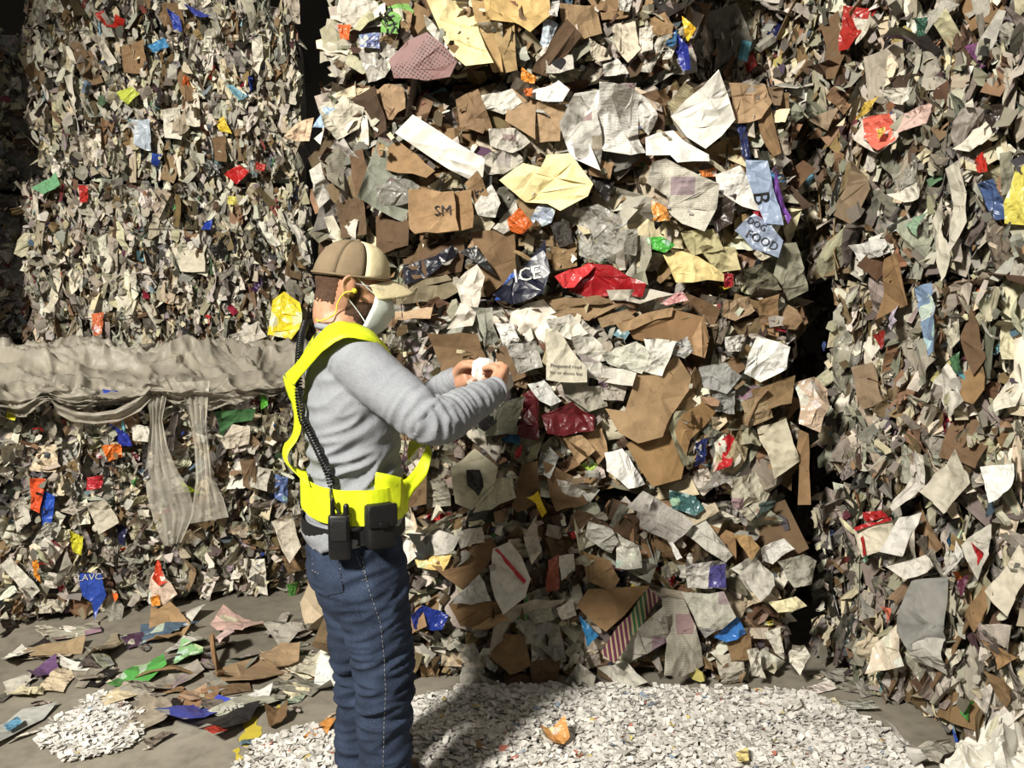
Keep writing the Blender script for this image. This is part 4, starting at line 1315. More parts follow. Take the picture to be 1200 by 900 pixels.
def ellipsoid(c, ax, seg=24, rings=14):
    """ax: three half axis vectors"""
    c = Vector(c)
    V = [c - ax[2]]; Fc = []
    for i in range(1, rings):
        p = -math.pi / 2 + math.pi * i / rings
        for k in range(seg):
            t = 6.283185 * k / seg
            V.append(c + ax[0] * (math.cos(p) * math.cos(t)) + ax[1] * (math.cos(p) * math.sin(t)) + ax[2] * math.sin(p))
    V.append(c + ax[2])
    for k in range(seg):
        Fc.append((0, 1 + (k + 1) % seg, 1 + k))
    for i in range(rings - 2):
        for k in range(seg):
            l = (k + 1) % seg
            Fc.append((1 + i * seg + k, 1 + i * seg + l, 1 + (i + 1) * seg + l, 1 + (i + 1) * seg + k))
    last = len(V) - 1; b = 1 + (rings - 2) * seg
    for k in range(seg):
        Fc.append((b + k, b + (k + 1) % seg, last))
    return V, Fc

def chain(pts, rs, seg=16, sub=5):
    """smooth tapered tube through points (Catmull-Rom), round ends"""
    P = [Vector(p) for p in pts]
    out = []; rr = []
    n = len(P)
    for i in range(n - 1):
        p0 = P[max(i - 1, 0)]; p1 = P[i]; p2 = P[i + 1]; p3 = P[min(i + 2, n - 1)]
        for k in range(sub):
            t = k / sub
            out.append(0.5 * ((2 * p1) + (p2 - p0) * t + (2 * p0 - 5 * p1 + 4 * p2 - p3) * t * t + (3 * p1 - p0 - 3 * p2 + p3) * t ** 3))
            rr.append(rs[i] + (rs[i + 1] - rs[i]) * t)
    out.append(P[-1]); rr.append(rs[-1])
    d0 = (out[0] - out[1]).normalized(); d1 = (out[-1] - out[-2]).normalized()
    out = [out[0] + d0 * rr[0] * 0.8, out[0] + d0 * rr[0] * 0.55] + out + [out[-1] + d1 * rr[-1] * 0.55, out[-1] + d1 * rr[-1] * 0.8]
    rr = [rr[0] * 0.45, rr[0] * 0.8] + rr + [rr[-1] * 0.8, rr[-1] * 0.45]
    return tube(out, rr, seg)

def joined(parts):
    V = []; Fc = []
    for v, f in parts:
        b = len(V)
        V += [tuple(p) for p in v]
        Fc += [tuple(i + b for i in q) for q in f]
    return V, Fc

def remesh(name, parts, voxel, smooth=6):
    V, Fc = joined(parts)
    m = mesh_of(name + '_src', V, Fc)
    o = bpy.data.objects.new('tmp_remesh', m)
    COL.objects.link(o)
    md = o.modifiers.new('r', 'REMESH'); md.mode = 'VOXEL'; md.voxel_size = voxel; md.use_smooth_shade = True
    ms = o.modifiers.new('s', 'SMOOTH'); ms.factor = 0.5; ms.iterations = smooth
    dg = bpy.context.evaluated_depsgraph_get()
    r = bpy.data.meshes.new_from_object(o.evaluated_get(dg))
    bpy.data.objects.remove(o); bpy.data.meshes.remove(m)
    r.name = name
    r.polygons.foreach_set('use_smooth', [True] * len(r.polygons))
    return r

def displace(m, fn):
    """move vertices along their normals by fn(co)"""
    for v, nn in zip(m.vertices, [Vector(q.vector) for q in m.vertex_normals]):
        d = fn(v.co)
        if d: v.co += nn * d
    m.update()

person = empty('person', at_z(430, 900, 0.0) * 0 + Vector((-0.43, PY, 0.0)))
tag(person, 'person in beige cap, face mask, grey shirt, yellow sash and jeans holding torn paper', 'person')
WORLD[person.name] = Matrix.Translation(person.location)

# materials
def mat_skin():
    k = NT('skin'); tc = k.n('ShaderNodeTexCoord')
    nz = k.noise(tc.outputs['Object'], 40.0, 4.0)
    k.base(k.mix(k.ramp(nz, 0.3, 0.7), lin((176, 128, 100)), lin((196, 150, 120)))); k.rough(0.55)
    k.b.inputs['Subsurface Weight'].default_value = 0.12
    k.b.inputs['Subsurface Radius'].default_value = (0.01, 0.004, 0.002)
    k.bump(nz, 0.15, 0.002)
    return k.m
def mat_cloth(name, c0, c1, scale=350.0, wr=14.0, bump=0.5, rough=0.9):
    k = NT(name); tc = k.n('ShaderNodeTexCoord'); v = tc.outputs['Object']
    fine = k.noise(v, scale, 2.0); big = k.noise(v, wr, 4.0)
    f = k.math('ADD', k.math('MULTIPLY', fine, 0.6), k.math('MULTIPLY', big, 0.4))
    k.base(k.mix(k.ramp(f, 0.3, 0.7), lin(c0), lin(c1))); k.rough(rough)
    k.b.inputs['Specular IOR Level'].default_value = 0.15
    k.bump(k.math('ADD', k.math('MULTIPLY', fine, 0.15), big), bump, 0.012)
    return k.m
def mat_denim():
    k = NT('denim'); tc = k.n('ShaderNodeTexCoord'); v = tc.outputs['Object']
    fine = k.noise(v, 500.0, 2.0); big = k.noise(v, 9.0, 5.0)
    col = k.mix(k.ramp(big, 0.35, 0.7), lin((28, 34, 48)), lin((52, 63, 85)))
    col = k.mix(k.math('MULTIPLY', k.ramp(fine, 0.45, 0.6), 0.30), col, lin((88, 102, 126)))
    k.base(col); k.rough(0.9)
    k.b.inputs['Specular IOR Level'].default_value = 0.15
    k.bump(k.math('ADD', k.math('MULTIPLY', fine, 0.2), big), 0.5, 0.015)
    return k.m
def mat_hivis():
    k = NT('fluorescent_yellow_mesh'); tc = k.n('ShaderNodeTexCoord'); v = tc.outputs['Object']
    nz = k.noise(v, 30.0, 4.0); fi = k.noise(v, 400.0, 1.0)
    k.base(k.mix(k.ramp(nz, 0.3, 0.7), lin((212, 232, 24)), lin((236, 250, 38)))); k.rough(0.55)
    k.b.inputs['Emission Color'].default_value = (0, 0, 0, 1)
    k.bump(k.math('ADD', nz, k.math('MULTIPLY', fi, 0.3)), 0.4, 0.006)
    return k.m
MS = mat_skin()
MSH = mat_cloth('grey_heather_knit', (124, 127, 132), (156, 159, 165))
MDN = mat_denim()
MHV = mat_hivis()
MBL = mat_plain('black_nylon', (24, 24, 25), 0.6, 0.4, 0, 60, 0.3)
MBP = mat_plain('black_plastic', (20, 20, 22), 0.4, 0.5)
MCAPT = mat_cloth('taupe_cap_mesh', (116, 101, 80), (136, 120, 97), 600.0, 30.0, 0.25)
MCAPC = mat_cloth('cream_cap_twill', (204, 190, 152), (222, 210, 172), 600.0, 30.0, 0.25)
MMASK = mat_cloth('pale_mask_fleece', (206, 214, 206), (226, 232, 226), 500.0, 40.0, 0.15)
MHAIR = mat_cloth('short_dark_hair', (62, 46, 37), (94, 72, 58), 500.0, 60.0, 0.6)
MYEL = mat_plain('yellow_foam', (232, 214, 60), 0.5)
MLEA = mat_plain('dark_brown_leather', (58, 42, 32), 0.5, 0.4, 0, 40, 0.3)
MSTI = mat_plain('pale_stitching', (150, 148, 140), 0.8)
def mat_lens():
    k = NT('clear_lens'); k.b.inputs['Base Color'].default_value = (0.9, 0.92, 0.92, 1); k.rough(0.05)
    k.b.inputs['Alpha'].default_value = 0.22
    return k.m
MLENS = mat_lens()

# --- head frame
YH = math.radians(18); PT = math.radians(13)
hx = Vector((math.cos(YH) * math.cos(PT), math.sin(YH) * math.cos(PT), -math.sin(PT)))
hy = Vector((-math.sin(YH), math.cos(YH), 0))         # his left, away from the camera
hz = hx.cross(hy)
HC = at_y(411, 339, PY + 0.03)
def hd(x, y, z): return HC + hx * x + hy * y + hz * z
HM = Matrix((hx, hy, hz)).transposed().to_4x4(); HM.translation = HC
def hell(c, r, rot=0.0):
    a, b = hx * math.cos(rot) + hz * math.sin(rot), hz * math.cos(rot) - hx * math.sin(rot)
    return ellipsoid(hd(*c), (a * r[0], hy * r[1], b * r[2]))

# --- joints
def Wp(px, py, y): return at_y(px, py, y)
TC = lambda px, py: Wp(px, py, PY)
sh_n = Wp(426, 430, 2.19); el_n = Wp(508, 493, 2.08); wr_n = Wp(577, 459, 2.26)
sh_f = Wp(392, 428, 2.49); el_f = Wp(480, 487, 2.66); wr_f = Wp(531, 447, 2.50)
hip_n = Wp(428, 655, 2.27); kn_n = Wp(451, 796, 2.27); an_n = Wp(452, 972, 2.27)
hip_f = Wp(412, 655, 2.43); kn_f = Wp(421, 790, 2.46); an_f = Wp(424, 945, 2.45)

# --- hands: palm plus five fingers closing on the paper
def hand(wrist, kn_c, across, nrm, tips, thumb):
    """kn_c centre of the knuckles, across unit vector index->little, tips: per finger (mid joint, tip)"""
    d = (kn_c - wrist)
    parts = []
    rings = []
    for t, w, h in ((-0.15, 0.024, 0.019), (0.1, 0.026, 0.018), (0.4, 0.036, 0.017), (0.75, 0.041, 0.0155), (1.0, 0.039, 0.012), (1.08, 0.03, 0.008)):
        rings.append((wrist + d * t, across * w, nrm * h))
    parts.append(loft(rings, 18, 2.4))
    L = (0.92, 1.0, 0.95, 0.78)
    for i in range(4):
        b = kn_c + across * ((i - 1.5) * 0.0205) - d.normalized() * 0.012
        mid, mid2, tip = (b + v * L[i] for v in tips[i])
        parts.append(chain([b, mid, mid2, tip], [0.0098, 0.0092, 0.0082, 0.0068], 10, 3))
    parts.append(chain(thumb, [0.0125, 0.0115, 0.0102, 0.0078], 10, 3))
    return parts
ddn = (Wp(592, 439, 2.325) - wr_n)
kn_hn = Wp(592, 439, 2.325)
# near (right) hand: fingers bend to the left around the paper
acr_n = Vector((-0.25, 0.35, -0.9)).normalized()
acr_n = (acr_n - ddn.normalized() * acr_n.dot(ddn.normalized())).normalized()
nr_n = ddn.normalized().cross(acr_n)
pn1 = Vector((-0.012, 0.040, 0.010)); pn2 = Vector((-0.040, 0.042, 0.006)); pn3 = Vector((-0.058, 0.028, 0.000))
HN = hand(wr_n, kn_hn, acr_n, nr_n, [(pn1, pn2, pn3), (pn1, pn2, pn3), (pn1 * 1.0, pn2 * 0.98, pn3 * 0.98), (pn1, pn2 * 0.95, pn3 * 0.93)],
          [wr_n + ddn * 0.35 + Vector((-0.012, 0, 0.010)), Wp(583, 434, 2.30), Wp(575, 430, 2.315), Wp(567, 432, 2.33)])
ddf = (Wp(546, 436, 2.44) - wr_f)
kn_hf = Wp(546, 436, 2.44)
acr_f = Vector((-0.2, 0.2, -0.95)).normalized()
acr_f = (acr_f - ddf.normalized() * acr_f.dot(ddf.normalized())).normalized()
nr_f = ddf.normalized().cross(acr_f)
pf1 = Vector((0.034, -0.010, 0.006)); pf2 = Vector((0.046, -0.032, 0.000)); pf3 = Vector((0.030, -0.044, -0.004))
HF = hand(wr_f, kn_hf, acr_f, nr_f, [(pf1, pf2, pf3), (pf1, pf2, pf3), (pf1, pf2 * 0.98, pf3), (pf1, pf2 * 0.96, pf3)],
          [wr_f + ddf * 0.35 + Vector((0, -0.012, 0.012)), Wp(541, 430, 2.42), Wp(550, 428, 2.40), Wp(559, 431, 2.385)])

# --- body: one continuous surface
parts = []
parts.append(hell((-0.006, 0, 0.028), (0.097, 0.074, 0.098)))
parts.append(hell((0.030, 0, -0.030), (0.072, 0.064, 0.080)))
parts.append(hell((0.046, 0, -0.075), (0.046, 0.046, 0.040), 0.3))
parts.append(hell((0.082, 0, 0.040), (0.022, 0.050, 0.026)))
parts.append(hell((0.098, 0, -0.018), (0.020, 0.014, 0.030), -0.35))
parts.append(hell((0.110, 0, -0.032), (0.013, 0.014, 0.011)))
parts.append(hell((0.092, 0, -0.062), (0.014, 0.026, 0.012)))
for sy in (-1, 1):
    parts.append(hell((0.078, sy * 0.036, -0.020), (0.020, 0.022, 0.022)))          # cheekbone
    # ear: rim, lobe and bowl
    parts.append(hell((-0.016, sy * 0.080, 0.004), (0.018, 0.008, 0.031), -0.25))
    parts.append(chain([hd(-0.004, sy * 0.080, 0.018), hd(-0.018, sy * 0.088, 0.034), hd(-0.034, sy * 0.090, 0.018), hd(-0.030, sy * 0.087, -0.010), hd(-0.014, sy * 0.080, -0.026)],
                       [0.004, 0.0048, 0.005, 0.0048, 0.0055], 8, 4))
neck0 = TC(401, 400); 
parts.append(chain([hd(-0.030, 0, -0.02), hd(-0.030, 0, -0.085), TC(402, 388), TC(404, 412)], [0.062, 0.060, 0.064, 0.075], 20))
trs = [(388, 405, .07, .062), (400, 404, .125, .075), (414, 405, .165, .088), (435, 410, .175, .1), (470, 412, .172, .11), (510, 413, .16, .11), (550, 414, .152, .107),
       (590, 416, .155, .11), (625, 414, .162, .118), (655, 416, .165, .12), (685, 420, .15, .11)]
parts.append(loft([(TC(x, y), RV * a, FV * b) for y, x, a, b in trs], 30, 2.2))
parts.append(chain([sh_n, el_n, wr_n], [0.050, 0.038, 0.027], 18, 8))
parts.append(chain([sh_f, el_f, wr_f], [0.050, 0.038, 0.027], 18, 8))
parts += HN + HF
parts.append(chain([hip_n, kn_n, an_n], [0.082, 0.056, 0.042], 18, 6))
parts.append(chain([hip_f, kn_f, an_f], [0.082, 0.056, 0.042], 18, 6))
body_m = remesh('body', parts, 0.0034, 4)
link('body', body_m, MS, person)

def patch(name, cond, off, mat, parent):
    """a layer grown from part of the body surface (hair, beard)"""
    vs = body_m.vertices
    nr = [q.vector for q in body_m.vertex_normals]
    keep = [HM.inverted() @ v.co for v in vs]
    ok = [cond(p) for p in keep]
    fs = [tuple(p.vertices) for p in body_m.polygons if all(ok[i] for i in p.vertices)]
    ids = sorted({i for f in fs for i in f}); mp = {o: i for i, o in enumerate(ids)}
    V = [vs[i].co + Vector(nr[i]) * off for i in ids]
    return link(name, mesh_of(name, V, [tuple(mp[i] for i in f) for f in fs], True), mat, parent)
nz3 = lambda p, s: noise.noise(p * s)
patch('hair', lambda p: p.x < -0.018 + 0.012 * nz3(p, 160) and -0.050 + 0.018 * nz3(p, 150) < p.z < 0.06 and (p.x < -0.045 or p.z > 0.02) and abs(p.y) < 0.078, 0.003, MHAIR, person)
patch('beard', lambda p: (-0.012 < p.x + 0.004 * nz3(p, 80) < 0.112 and -0.125 < p.z < (0.012 if p.x < 0.022 else -0.022 - 0.2 * max(0, 0.06 - p.x)) + 0.006 * nz3(p, 70)
                and (p.z < -0.02 or p.x > 0.002) and (abs(p.y) > 0.028 or p.z < -0.045) and abs(p.y) < 0.072 and (p.z > -0.075 or p.x > 0.012)), 0.002, MHAIR, person)

# --- grey shirt
trs = [(384, 405, .072, .068), (392, 404, .105, .078), (400, 404, .15, .090), (412, 405, .182, .1), (435, 409, .198, .117), (470, 411, .195, .127), (510, 412, .183, .127), (550, 414, .175, .125),
       (590, 415, .176, .126), (600, 414, .180, .132), (609, 413, .184, .138), (615, 412, .184, .139)]
sp = [loft([(TC(x, y), RV * a, FV * b + ZV * (0.040 * max(0, (y - 580) / 35.0))) for y, x, a, b in trs], 36, 2.2)]
sp.append(chain([sh_n + (sh_n - el_n) * 0.1, sh_n.lerp(el_n, 0.5) + Vector((0, 0, -0.008)), el_n, el_n.lerp(wr_n, 0.5) + Vector((0, 0, -0.006)), wr_n], [0.078, 0.071, 0.062, 0.055, 0.040], 24, 8))
sp.append(chain([sh_f + (sh_f - el_f) * 0.1, sh_f.lerp(el_f, 0.5), el_f, el_f.lerp(wr_f, 0.5), wr_f], [0.076, 0.068, 0.060, 0.052, 0.040], 24, 8))
shirt_m = remesh('shirt', sp, 0.006, 8)
axn = (wr_n - el_n).normalized(); aun = (el_n - sh_n).normalized(); axf = (wr_f - el_f).normalized()
def seg_d(p, a, b):
    ab = b - a; t = max(0, min(1, (p - a).dot(ab) / ab.dot(ab)))
    return (p - a - ab * t).length, t
def shirt_wr(p):
    d1, t1 = seg_d(p, sh_n, el_n); d2, t2 = seg_d(p, el_n, wr_n); d3, t3 = seg_d(p, el_f, wr_f)
    d = 0.0
    if min(d1, d2) < 0.085:
        if d2 <= d1:
            s = (p - el_n).dot(axn)
            k = 0.55 + 0.45 * max(0, 1 - abs(s) / 0.12) + (0.4 if t2 > 0.75 else 0)
            q = Vector((s * 42, noise.noise(p * 14) * 1.2, (p.z * 5)))
        else:
            s = (p - el_n).dot(aun)
            k = max(0.12, 1 - abs(s) / 0.16)
            q = Vector((s * 34, noise.noise(p * 12) * 1.2, p.z * 5))
        d = 0.0105 * k * (0.5 - abs(noise.noise(q)) * 2)
    elif d3 < 0.08:
        s = (p - el_f).dot(axf)
        d = 0.009 * (0.5 - abs(noise.noise(Vector((s * 42, p.z * 6, 3)))) * 2)
    else:
        # drape: diagonal pulls from the arm pit, bunching above the waist band
        u = (p - TC(412, 500)).dot(FV); w = p.z
        q = Vector((u * 5 + w * 9, w * 22 - u * 16, 2.0))
        k = 0.35 + 0.65 * max(0, min(1, (1.34 - w) / 0.22))
        d = 0.018 * k * (0.45 - abs(noise.noise(q)) * 2) + 0.006 * noise.noise(Vector((u * 6, w * 8, 5)))
    return d
displace(shirt_m, shirt_wr)
shirt = link('shirt', shirt_m, MSH, person)
# cuffs and collar
def ring_loop(c, t, r, tr, seg=20):
    t = t.normalized(); a = t.cross(ZV).normalized(); b = t.cross(a)
    return tube([c + (a * math.cos(6.283 * k / seg) + b * math.sin(6.283 * k / seg)) * r for k in range(seg)], tr, 8, closed=True)
for w, ax in ((wr_n, axn), (wr_f, axf)):
    v, f = ring_loop(w + ax * 0.018, ax, 0.032, 0.007)
    link('cuff', mesh_of('cuff', v, f, True), MSH, shirt)
col_ring = [TC(402, 386) + RV * (0.076 * math.cos(a)) + FV * (0.070 * math.sin(a)) + ZV * (-0.012 * math.sin(a)) for a in [6.283 * k / 28 for k in range(28)]]
v, f = tube(col_ring, 0.009, 8, closed=True)
link('collar', mesh_of('collar', v, f, True), MSH, shirt)

# --- jeans
hips = [(612, 414, .172, .126), (630, 415, .178, .132), (650, 415, .182, .138), (672, 418, .180, .136), (694, 421, .168, .122), (712, 424, .14, .1)]
jp = [loft([(TC(x, y), RV * a, FV * b) for y, x, a, b in hips], 34, 2.1)]
jp.append(chain([Wp(430, 662, 2.275), Wp(441, 725, 2.265), Wp(450, 790, 2.265), Wp(450, 850, 2.27), Wp(452, 905, 2.27), Wp(452, 978, 2.27)], [0.112, 0.098, 0.083, 0.080, 0.079, 0.079], 26, 8))
jp.append(chain([Wp(412, 662, 2.42), Wp(418, 725, 2.43), Wp(422, 790, 2.46), Wp(423, 850, 2.46), Wp(424, 905, 2.45), Wp(424, 946, 2.45)], [0.108, 0.092, 0.082, 0.080, 0.079, 0.079], 26, 8))
jeans_m = remesh('jeans', jp, 0.006, 7)
def jeans_wr(p):
    w = p.z
    k = 0.35 + 0.9 * math.exp(-((w - 0.46) / 0.13) ** 2) + 0.6 * math.exp(-((w - 0.72) / 0.07) ** 2) + 0.7 * math.exp(-((w - 0.12) / 0.1) ** 2)
    u = (p - TC(430, 700)).dot(FV)
    q = Vector((u * 7 + w * 4, w * 26 - u * 9, p.y * 5))
    return 0.016 * k * (0.45 - abs(noise.noise(q)) * 2) + 0.005 * noise.noise(p * 9)
displace(jeans_m, jeans_wr)
jeans = link('jeans', jeans_m, MDN, person)
jb = BVHTree.FromPolygons([v.co.copy() for v in jeans_m.vertices], [tuple(p.vertices) for p in jeans_m.polygons])
sb = BVHTree.FromPolygons([v.co.copy() for v in shirt_m.vertices], [tuple(p.vertices) for p in shirt_m.polygons])
def on(bvh, px, py, lift=0.003):
    d = ray(px, py).normalized()
    h = bvh.ray_cast(CAMV, d)
    if h[0] is None: return None
    return h[0] + h[1] * lift
def polyline(pts, n):
    out = []
    L = [0]
    for a, b in zip(pts, pts[1:]): L.append(L[-1] + math.dist(a, b))
    for k in range(n):
        s = L[-1] * k / (n - 1)
        for i in range(len(pts) - 1):
            if s <= L[i + 1] + 1e-6:
                t = (s - L[i]) / max(1e-6, L[i + 1] - L[i])
                out.append((pts[i][0] + (pts[i + 1][0] - pts[i][0]) * t, pts[i][1] + (pts[i + 1][1] - pts[i][1]) * t)); break
    return out
def stitches(name, pts, n, parent, r=0.0008):
    P = [on(jb, x, y, 0.0012) for x, y in polyline(pts, n)]
    prt = []
    for i in range(0, n - 1, 2):
        if P[i] is None or P[i + 1] is None or (P[i] - P[i + 1]).length > 0.03: continue
        prt.append(tube([P[i], P[i + 1]], r, 5))
    if prt:
        v, f = joined(prt)
        link(name, mesh_of(name, v, f), MSTI, parent)
stitches('side_seam_stitching', [(424, 652), (432, 690), (446, 730), (450, 770), (452, 810), (450, 850), (449, 899)], 90, jeans)
stitches('side_seam_stitching', [(418, 652), (427, 672), (430, 678), (424, 680)], 24, jeans)
# back pocket panel
def surf_patch(name, bvh, quad, nx, ny, lift, mat, parent, wave=0.0):
    V = []; Fc = []
    (x0, y0), (x1, y1), (x2, y2), (x3, y3) = quad
    for j in range(ny + 1):
        for i in range(nx + 1):
            s, t = i / nx, j / ny
            x = (x0 * (1 - s) + x1 * s) * (1 - t) + (x3 * (1 - s) + x2 * s) * t
            y = (y0 * (1 - s) + y1 * s) * (1 - t) + (y3 * (1 - s) + y2 * s) * t
            p = on(bvh, x, y, lift)
            if p is None: return None
            V.append(p)
    for j in range(ny):
        for i in range(nx):
            a = j * (nx + 1) + i
            Fc.append((a, a + nx + 1, a + nx + 2, a + 1))
    return link(name, mesh_of(name, V, Fc, True), mat, parent)
pk = surf_patch('back_pocket', jb, ((366, 650), (396, 648), (403, 694), (384, 698)), 8, 8, 0.004, MDN, jeans)
for ln in ([(366, 655), (396, 652)], [(366, 661), (397, 658)], [(396, 648), (403, 694)], [(403, 694), (384, 698)], [(366, 668), (384, 678), (398, 668)], [(384, 678), (386, 698)]):
    stitches('pocket_stitching', ln, 22, pk if pk else jeans)

# --- belt
def body_loop(y, x, a, b, n=40, tiltf=0.0):
    c = TC(x, y)
    return [c + RV * (a * math.cos(t)) + FV * (b * math.sin(t)) + ZV * (tiltf * math.sin(t)) for t in [6.283185 * k / n for k in range(n)]]
def band_mesh(name, centre_pts, half, thick, closed, normals=None, widths=None):
    """ribbon: centre points, half-width vectors, outward normals"""
    n = len(centre_pts)
    V = []; Fc = []
    for i in range(n):
        h = half[i] if isinstance(half, list) else half
        nn = normals[i]
        for s, q in ((-1, 0), (1, 0), (1, thick), (-1, thick)):
            V.append(centre_pts[i] + h * s + nn * q)
    m = n if closed else n - 1
    for i in range(m):
        j = (i + 1) % n
        for k in range(4):
            l = (k + 1) % 4
            Fc.append((i * 4 + k, j * 4 + k, j * 4 + l, i * 4 + l))
    if not closed:
        Fc.append((0, 1, 2, 3)); Fc.append(((n - 1) * 4 + 3, (n - 1) * 4 + 2, (n - 1) * 4 + 1, (n - 1) * 4))
    return mesh_of(name, V, Fc, False)
def outward(pts, c): return [Vector(((p - c).x, (p - c).y, 0)).normalized() for p in pts]
lp = body_loop(609, 414, 0.187, 0.142)
link('belt', band_mesh('belt', lp, ZV * 0.02, 0.004, True, outward(lp, TC(414, 609))), MBL, person)

# --- yellow sash vest
vest = empty('safety_sash', TC(414, 577)); WORLD[vest.name] = Matrix.Translation(vest.location)
vest.parent = person
vest.matrix_basis = Matrix.Translation(Vector(vest.location) - Vector(person.location))
tag(vest, 'fluorescent yellow sash vest')
n = 64
lp = []
nn = []
for k in range(n):
    t = 6.283185 * k / n
    wob = 0.004 * math.sin(5 * t) + 0.004 * noise.noise(Vector((k * 0.35, 1, 2)))
    c = TC(415, 576)
    lp.append(c + RV * ((0.192 + wob) * math.cos(t)) + FV * ((0.146 + wob) * math.sin(t)) + ZV * (-0.008 * math.sin(t) + 0.003 * math.sin(3 * t)))
nn = outward(lp, TC(415, 576))
link('waist_band', band_mesh('waist_band', lp, ZV * 0.049, 0.003, True, nn), MHV, vest)
def ribbon(name, edges, parent, mat=MHV, thick=0.0025, sub=5, bulge=0.0):
    """edges: list of ((px,py,Y) upper edge, (px,py,Y) lower edge), smoothed"""
    A = [Wp(*e[0]) for e in edges]; Bq = [Wp(*e[1]) for e in edges]
    def cr(P):
        out = []
        for i in range(len(P) - 1):
            p0 = P[max(i - 1, 0)]; p1 = P[i]; p2 = P[i + 1]; p3 = P[min(i + 2, len(P) - 1)]
            for k in range(sub):
                t = k / sub
                out.append(0.5 * ((2 * p1) + (p2 - p0) * t + (2 * p0 - 5 * p1 + 4 * p2 - p3) * t * t + (3 * p1 - p0 - 3 * p2 + p3) * t ** 3))
        return out + [P[-1]]
    A, Bq = cr(A), cr(Bq)
    V = []; Fc = []
    cols = 5
    for i, (a, b) in enumerate(zip(A, Bq)):
        d = (A[min(i + 1, len(A) - 1)] - A[max(i - 1, 0)])
        nrm = d.cross(b - a)
        nrm = nrm.normalized() if nrm.length > 1e-8 else Vector((0, -1, 0))
        if nrm.y > 0: nrm = -nrm
        for k in range(cols):
            t = k / (cols - 1)
            V.append(a.lerp(b, t) + nrm * (bulge * math.sin(math.pi * t) + 0.002 * noise.noise(Vector((i * 0.6, k * 0.9, 4)))))
    for i in range(len(A) - 1):
        for k in range(cols - 1):
            q = i * cols + k
            Fc.append((q, q + 1, q + cols + 1, q + cols))
    m = mesh_of(name, V, Fc, True)
    o = link(name, m, mat, parent)
    sd = o.modifiers.new('thickness', 'SOLIDIFY'); sd.thickness = thick; sd.offset = 0
    return o
# strap across the near shoulder and the back, then hanging loose behind him
ribbon('shoulder_strap', [((446, 398, 2.30), (462, 424, 2.245)), ((430, 384, 2.285), (444, 404, 2.19)), ((404, 377, 2.25), (424, 398, 2.15)), ((386, 381, 2.22), (402, 396, 2.13)), ((368, 398, 2.23), (378, 412, 2.135)), ((352, 420, 2.25), (358, 434, 2.19)),
                          ((334, 439, 2.31), (344, 452, 2.24))], vest, bulge=0.004)
ribbon('back_strap', [((332, 440, 2.32), (345, 451, 2.24)), ((335, 456, 2.33), (349, 462, 2.25)), ((342, 474, 2.34), (352, 474, 2.27)), ((345, 492, 2.34), (353, 494, 2.28)), ((342, 510, 2.34), (350, 512, 2.28)),
                      ((333, 522, 2.33), (338, 530, 2.27)), ((332, 536, 2.32), (338, 543, 2.25)), ((345, 548, 2.29), (350, 558, 2.22)), ((360, 553, 2.26), (363, 570, 2.20))], vest, bulge=0.003)
# far shoulder strap over the back of the neck
ribbon('shoulder_strap', [((372, 388, 2.47), (384, 384, 2.40)), ((362, 402, 2.46), (374, 404, 2.38)), ((352, 420, 2.44), (362, 424, 2.34)), ((338, 442, 2.38), (348, 449, 2.30))], vest, bulge=0.003)
# front tail swinging away from the belly
ribbon('front_strap', [((440, 556, 2.19), (436, 594, 2.19)), ((458, 560, 2.20), (456, 596, 2.20)), ((474, 562, 2.24), (471, 598, 2.23)), ((486, 549, 2.28), (484, 578, 2.25)), ((495, 534, 2.32), (500, 556, 2.28)), ((499, 521, 2.36), (505, 528, 2.31)),
                       ((490, 516, 2.43), (494, 522, 2.39)), ((480, 517, 2.48), (478, 540, 2.47))], vest, bulge=0.003)
ribbon('tail_tab', [((440, 553, 2.182), (438, 590, 2.182)), ((456, 556, 2.19), (452, 594, 2.19)), ((472, 560, 2.225), (470, 598, 2.215))], vest)

# --- cap
cap = empty('cap', hd(0, 0, 0.06)); WORLD[cap.name] = Matrix.Translation(cap.location)
cap.parent = person; cap.matrix_basis = Matrix.Translation(Vector(cap.location) - Vector(person.location))
tag(cap, 'beige cap with taupe back panels')
def cap_pt(th, ph, g=0.0):
    # th around (0 front), ph 0 rim .. 1 top
    rz = 0.108; e = math.sin(ph * math.pi / 2); c = math.cos(ph * math.pi / 2) ** 0.75
    x = (0.108 + g) * c * math.cos(th) - 0.006; y = (0.088 + g) * c * math.sin(th)
    z = 0.030 + (0.016 if math.cos(th) > 0 else 0.010) * math.cos(th) * (1 - ph) + (rz + g) * e
    return hd(x, y, z)
def cap_panel(name, t0, t1, mat):
    V = []; Fc = []
    nt = max(4, int(abs(t1 - t0) / 0.14)); npz = 12
    for j in range(npz + 1):
        for i in range(nt + 1):
            V.append(cap_pt(t0 + (t1 - t0) * i / nt, j / npz * 0.985, -0.0025 * (1 if i in (0, nt) else 0)))
    for j in range(npz):
        for i in range(nt):
            a = j * (nt + 1) + i
            Fc.append((a, a + 1, a + nt + 2, a + nt + 1))
    o = link(name, mesh_of(name, V, Fc, True), mat, cap)
    sd = o.modifiers.new('thickness', 'SOLIDIFY'); sd.thickness = 0.002
    return o
third = math.pi / 3
for k in range(6):
    a = -third * 0.5 + third * k - third / 2
    front = k in (0, 1)
    w0 = {0: -0.26, 2: 0.26}.get(k, 0.0); w1 = {1: 0.26, 5: -0.26}.get(k, 0.0)
    cap_panel('front_panel' if front else 'mesh_panel', a + w0, a + third + w1, MCAPC if front else MCAPT)
v, f = ellipsoid(hd(-0.006, 0, 0.139), (hx * 0.007, hy * 0.007, hz * 0.004), 10, 6)
link('top_button', mesh_of('top_button', v, f, True), MCAPT, cap)
rim = [cap_pt(6.283185 * k / 40, 0.03, 0.0015) for k in range(40)]
v, f = tube(rim, 0.0035, 6, closed=True)
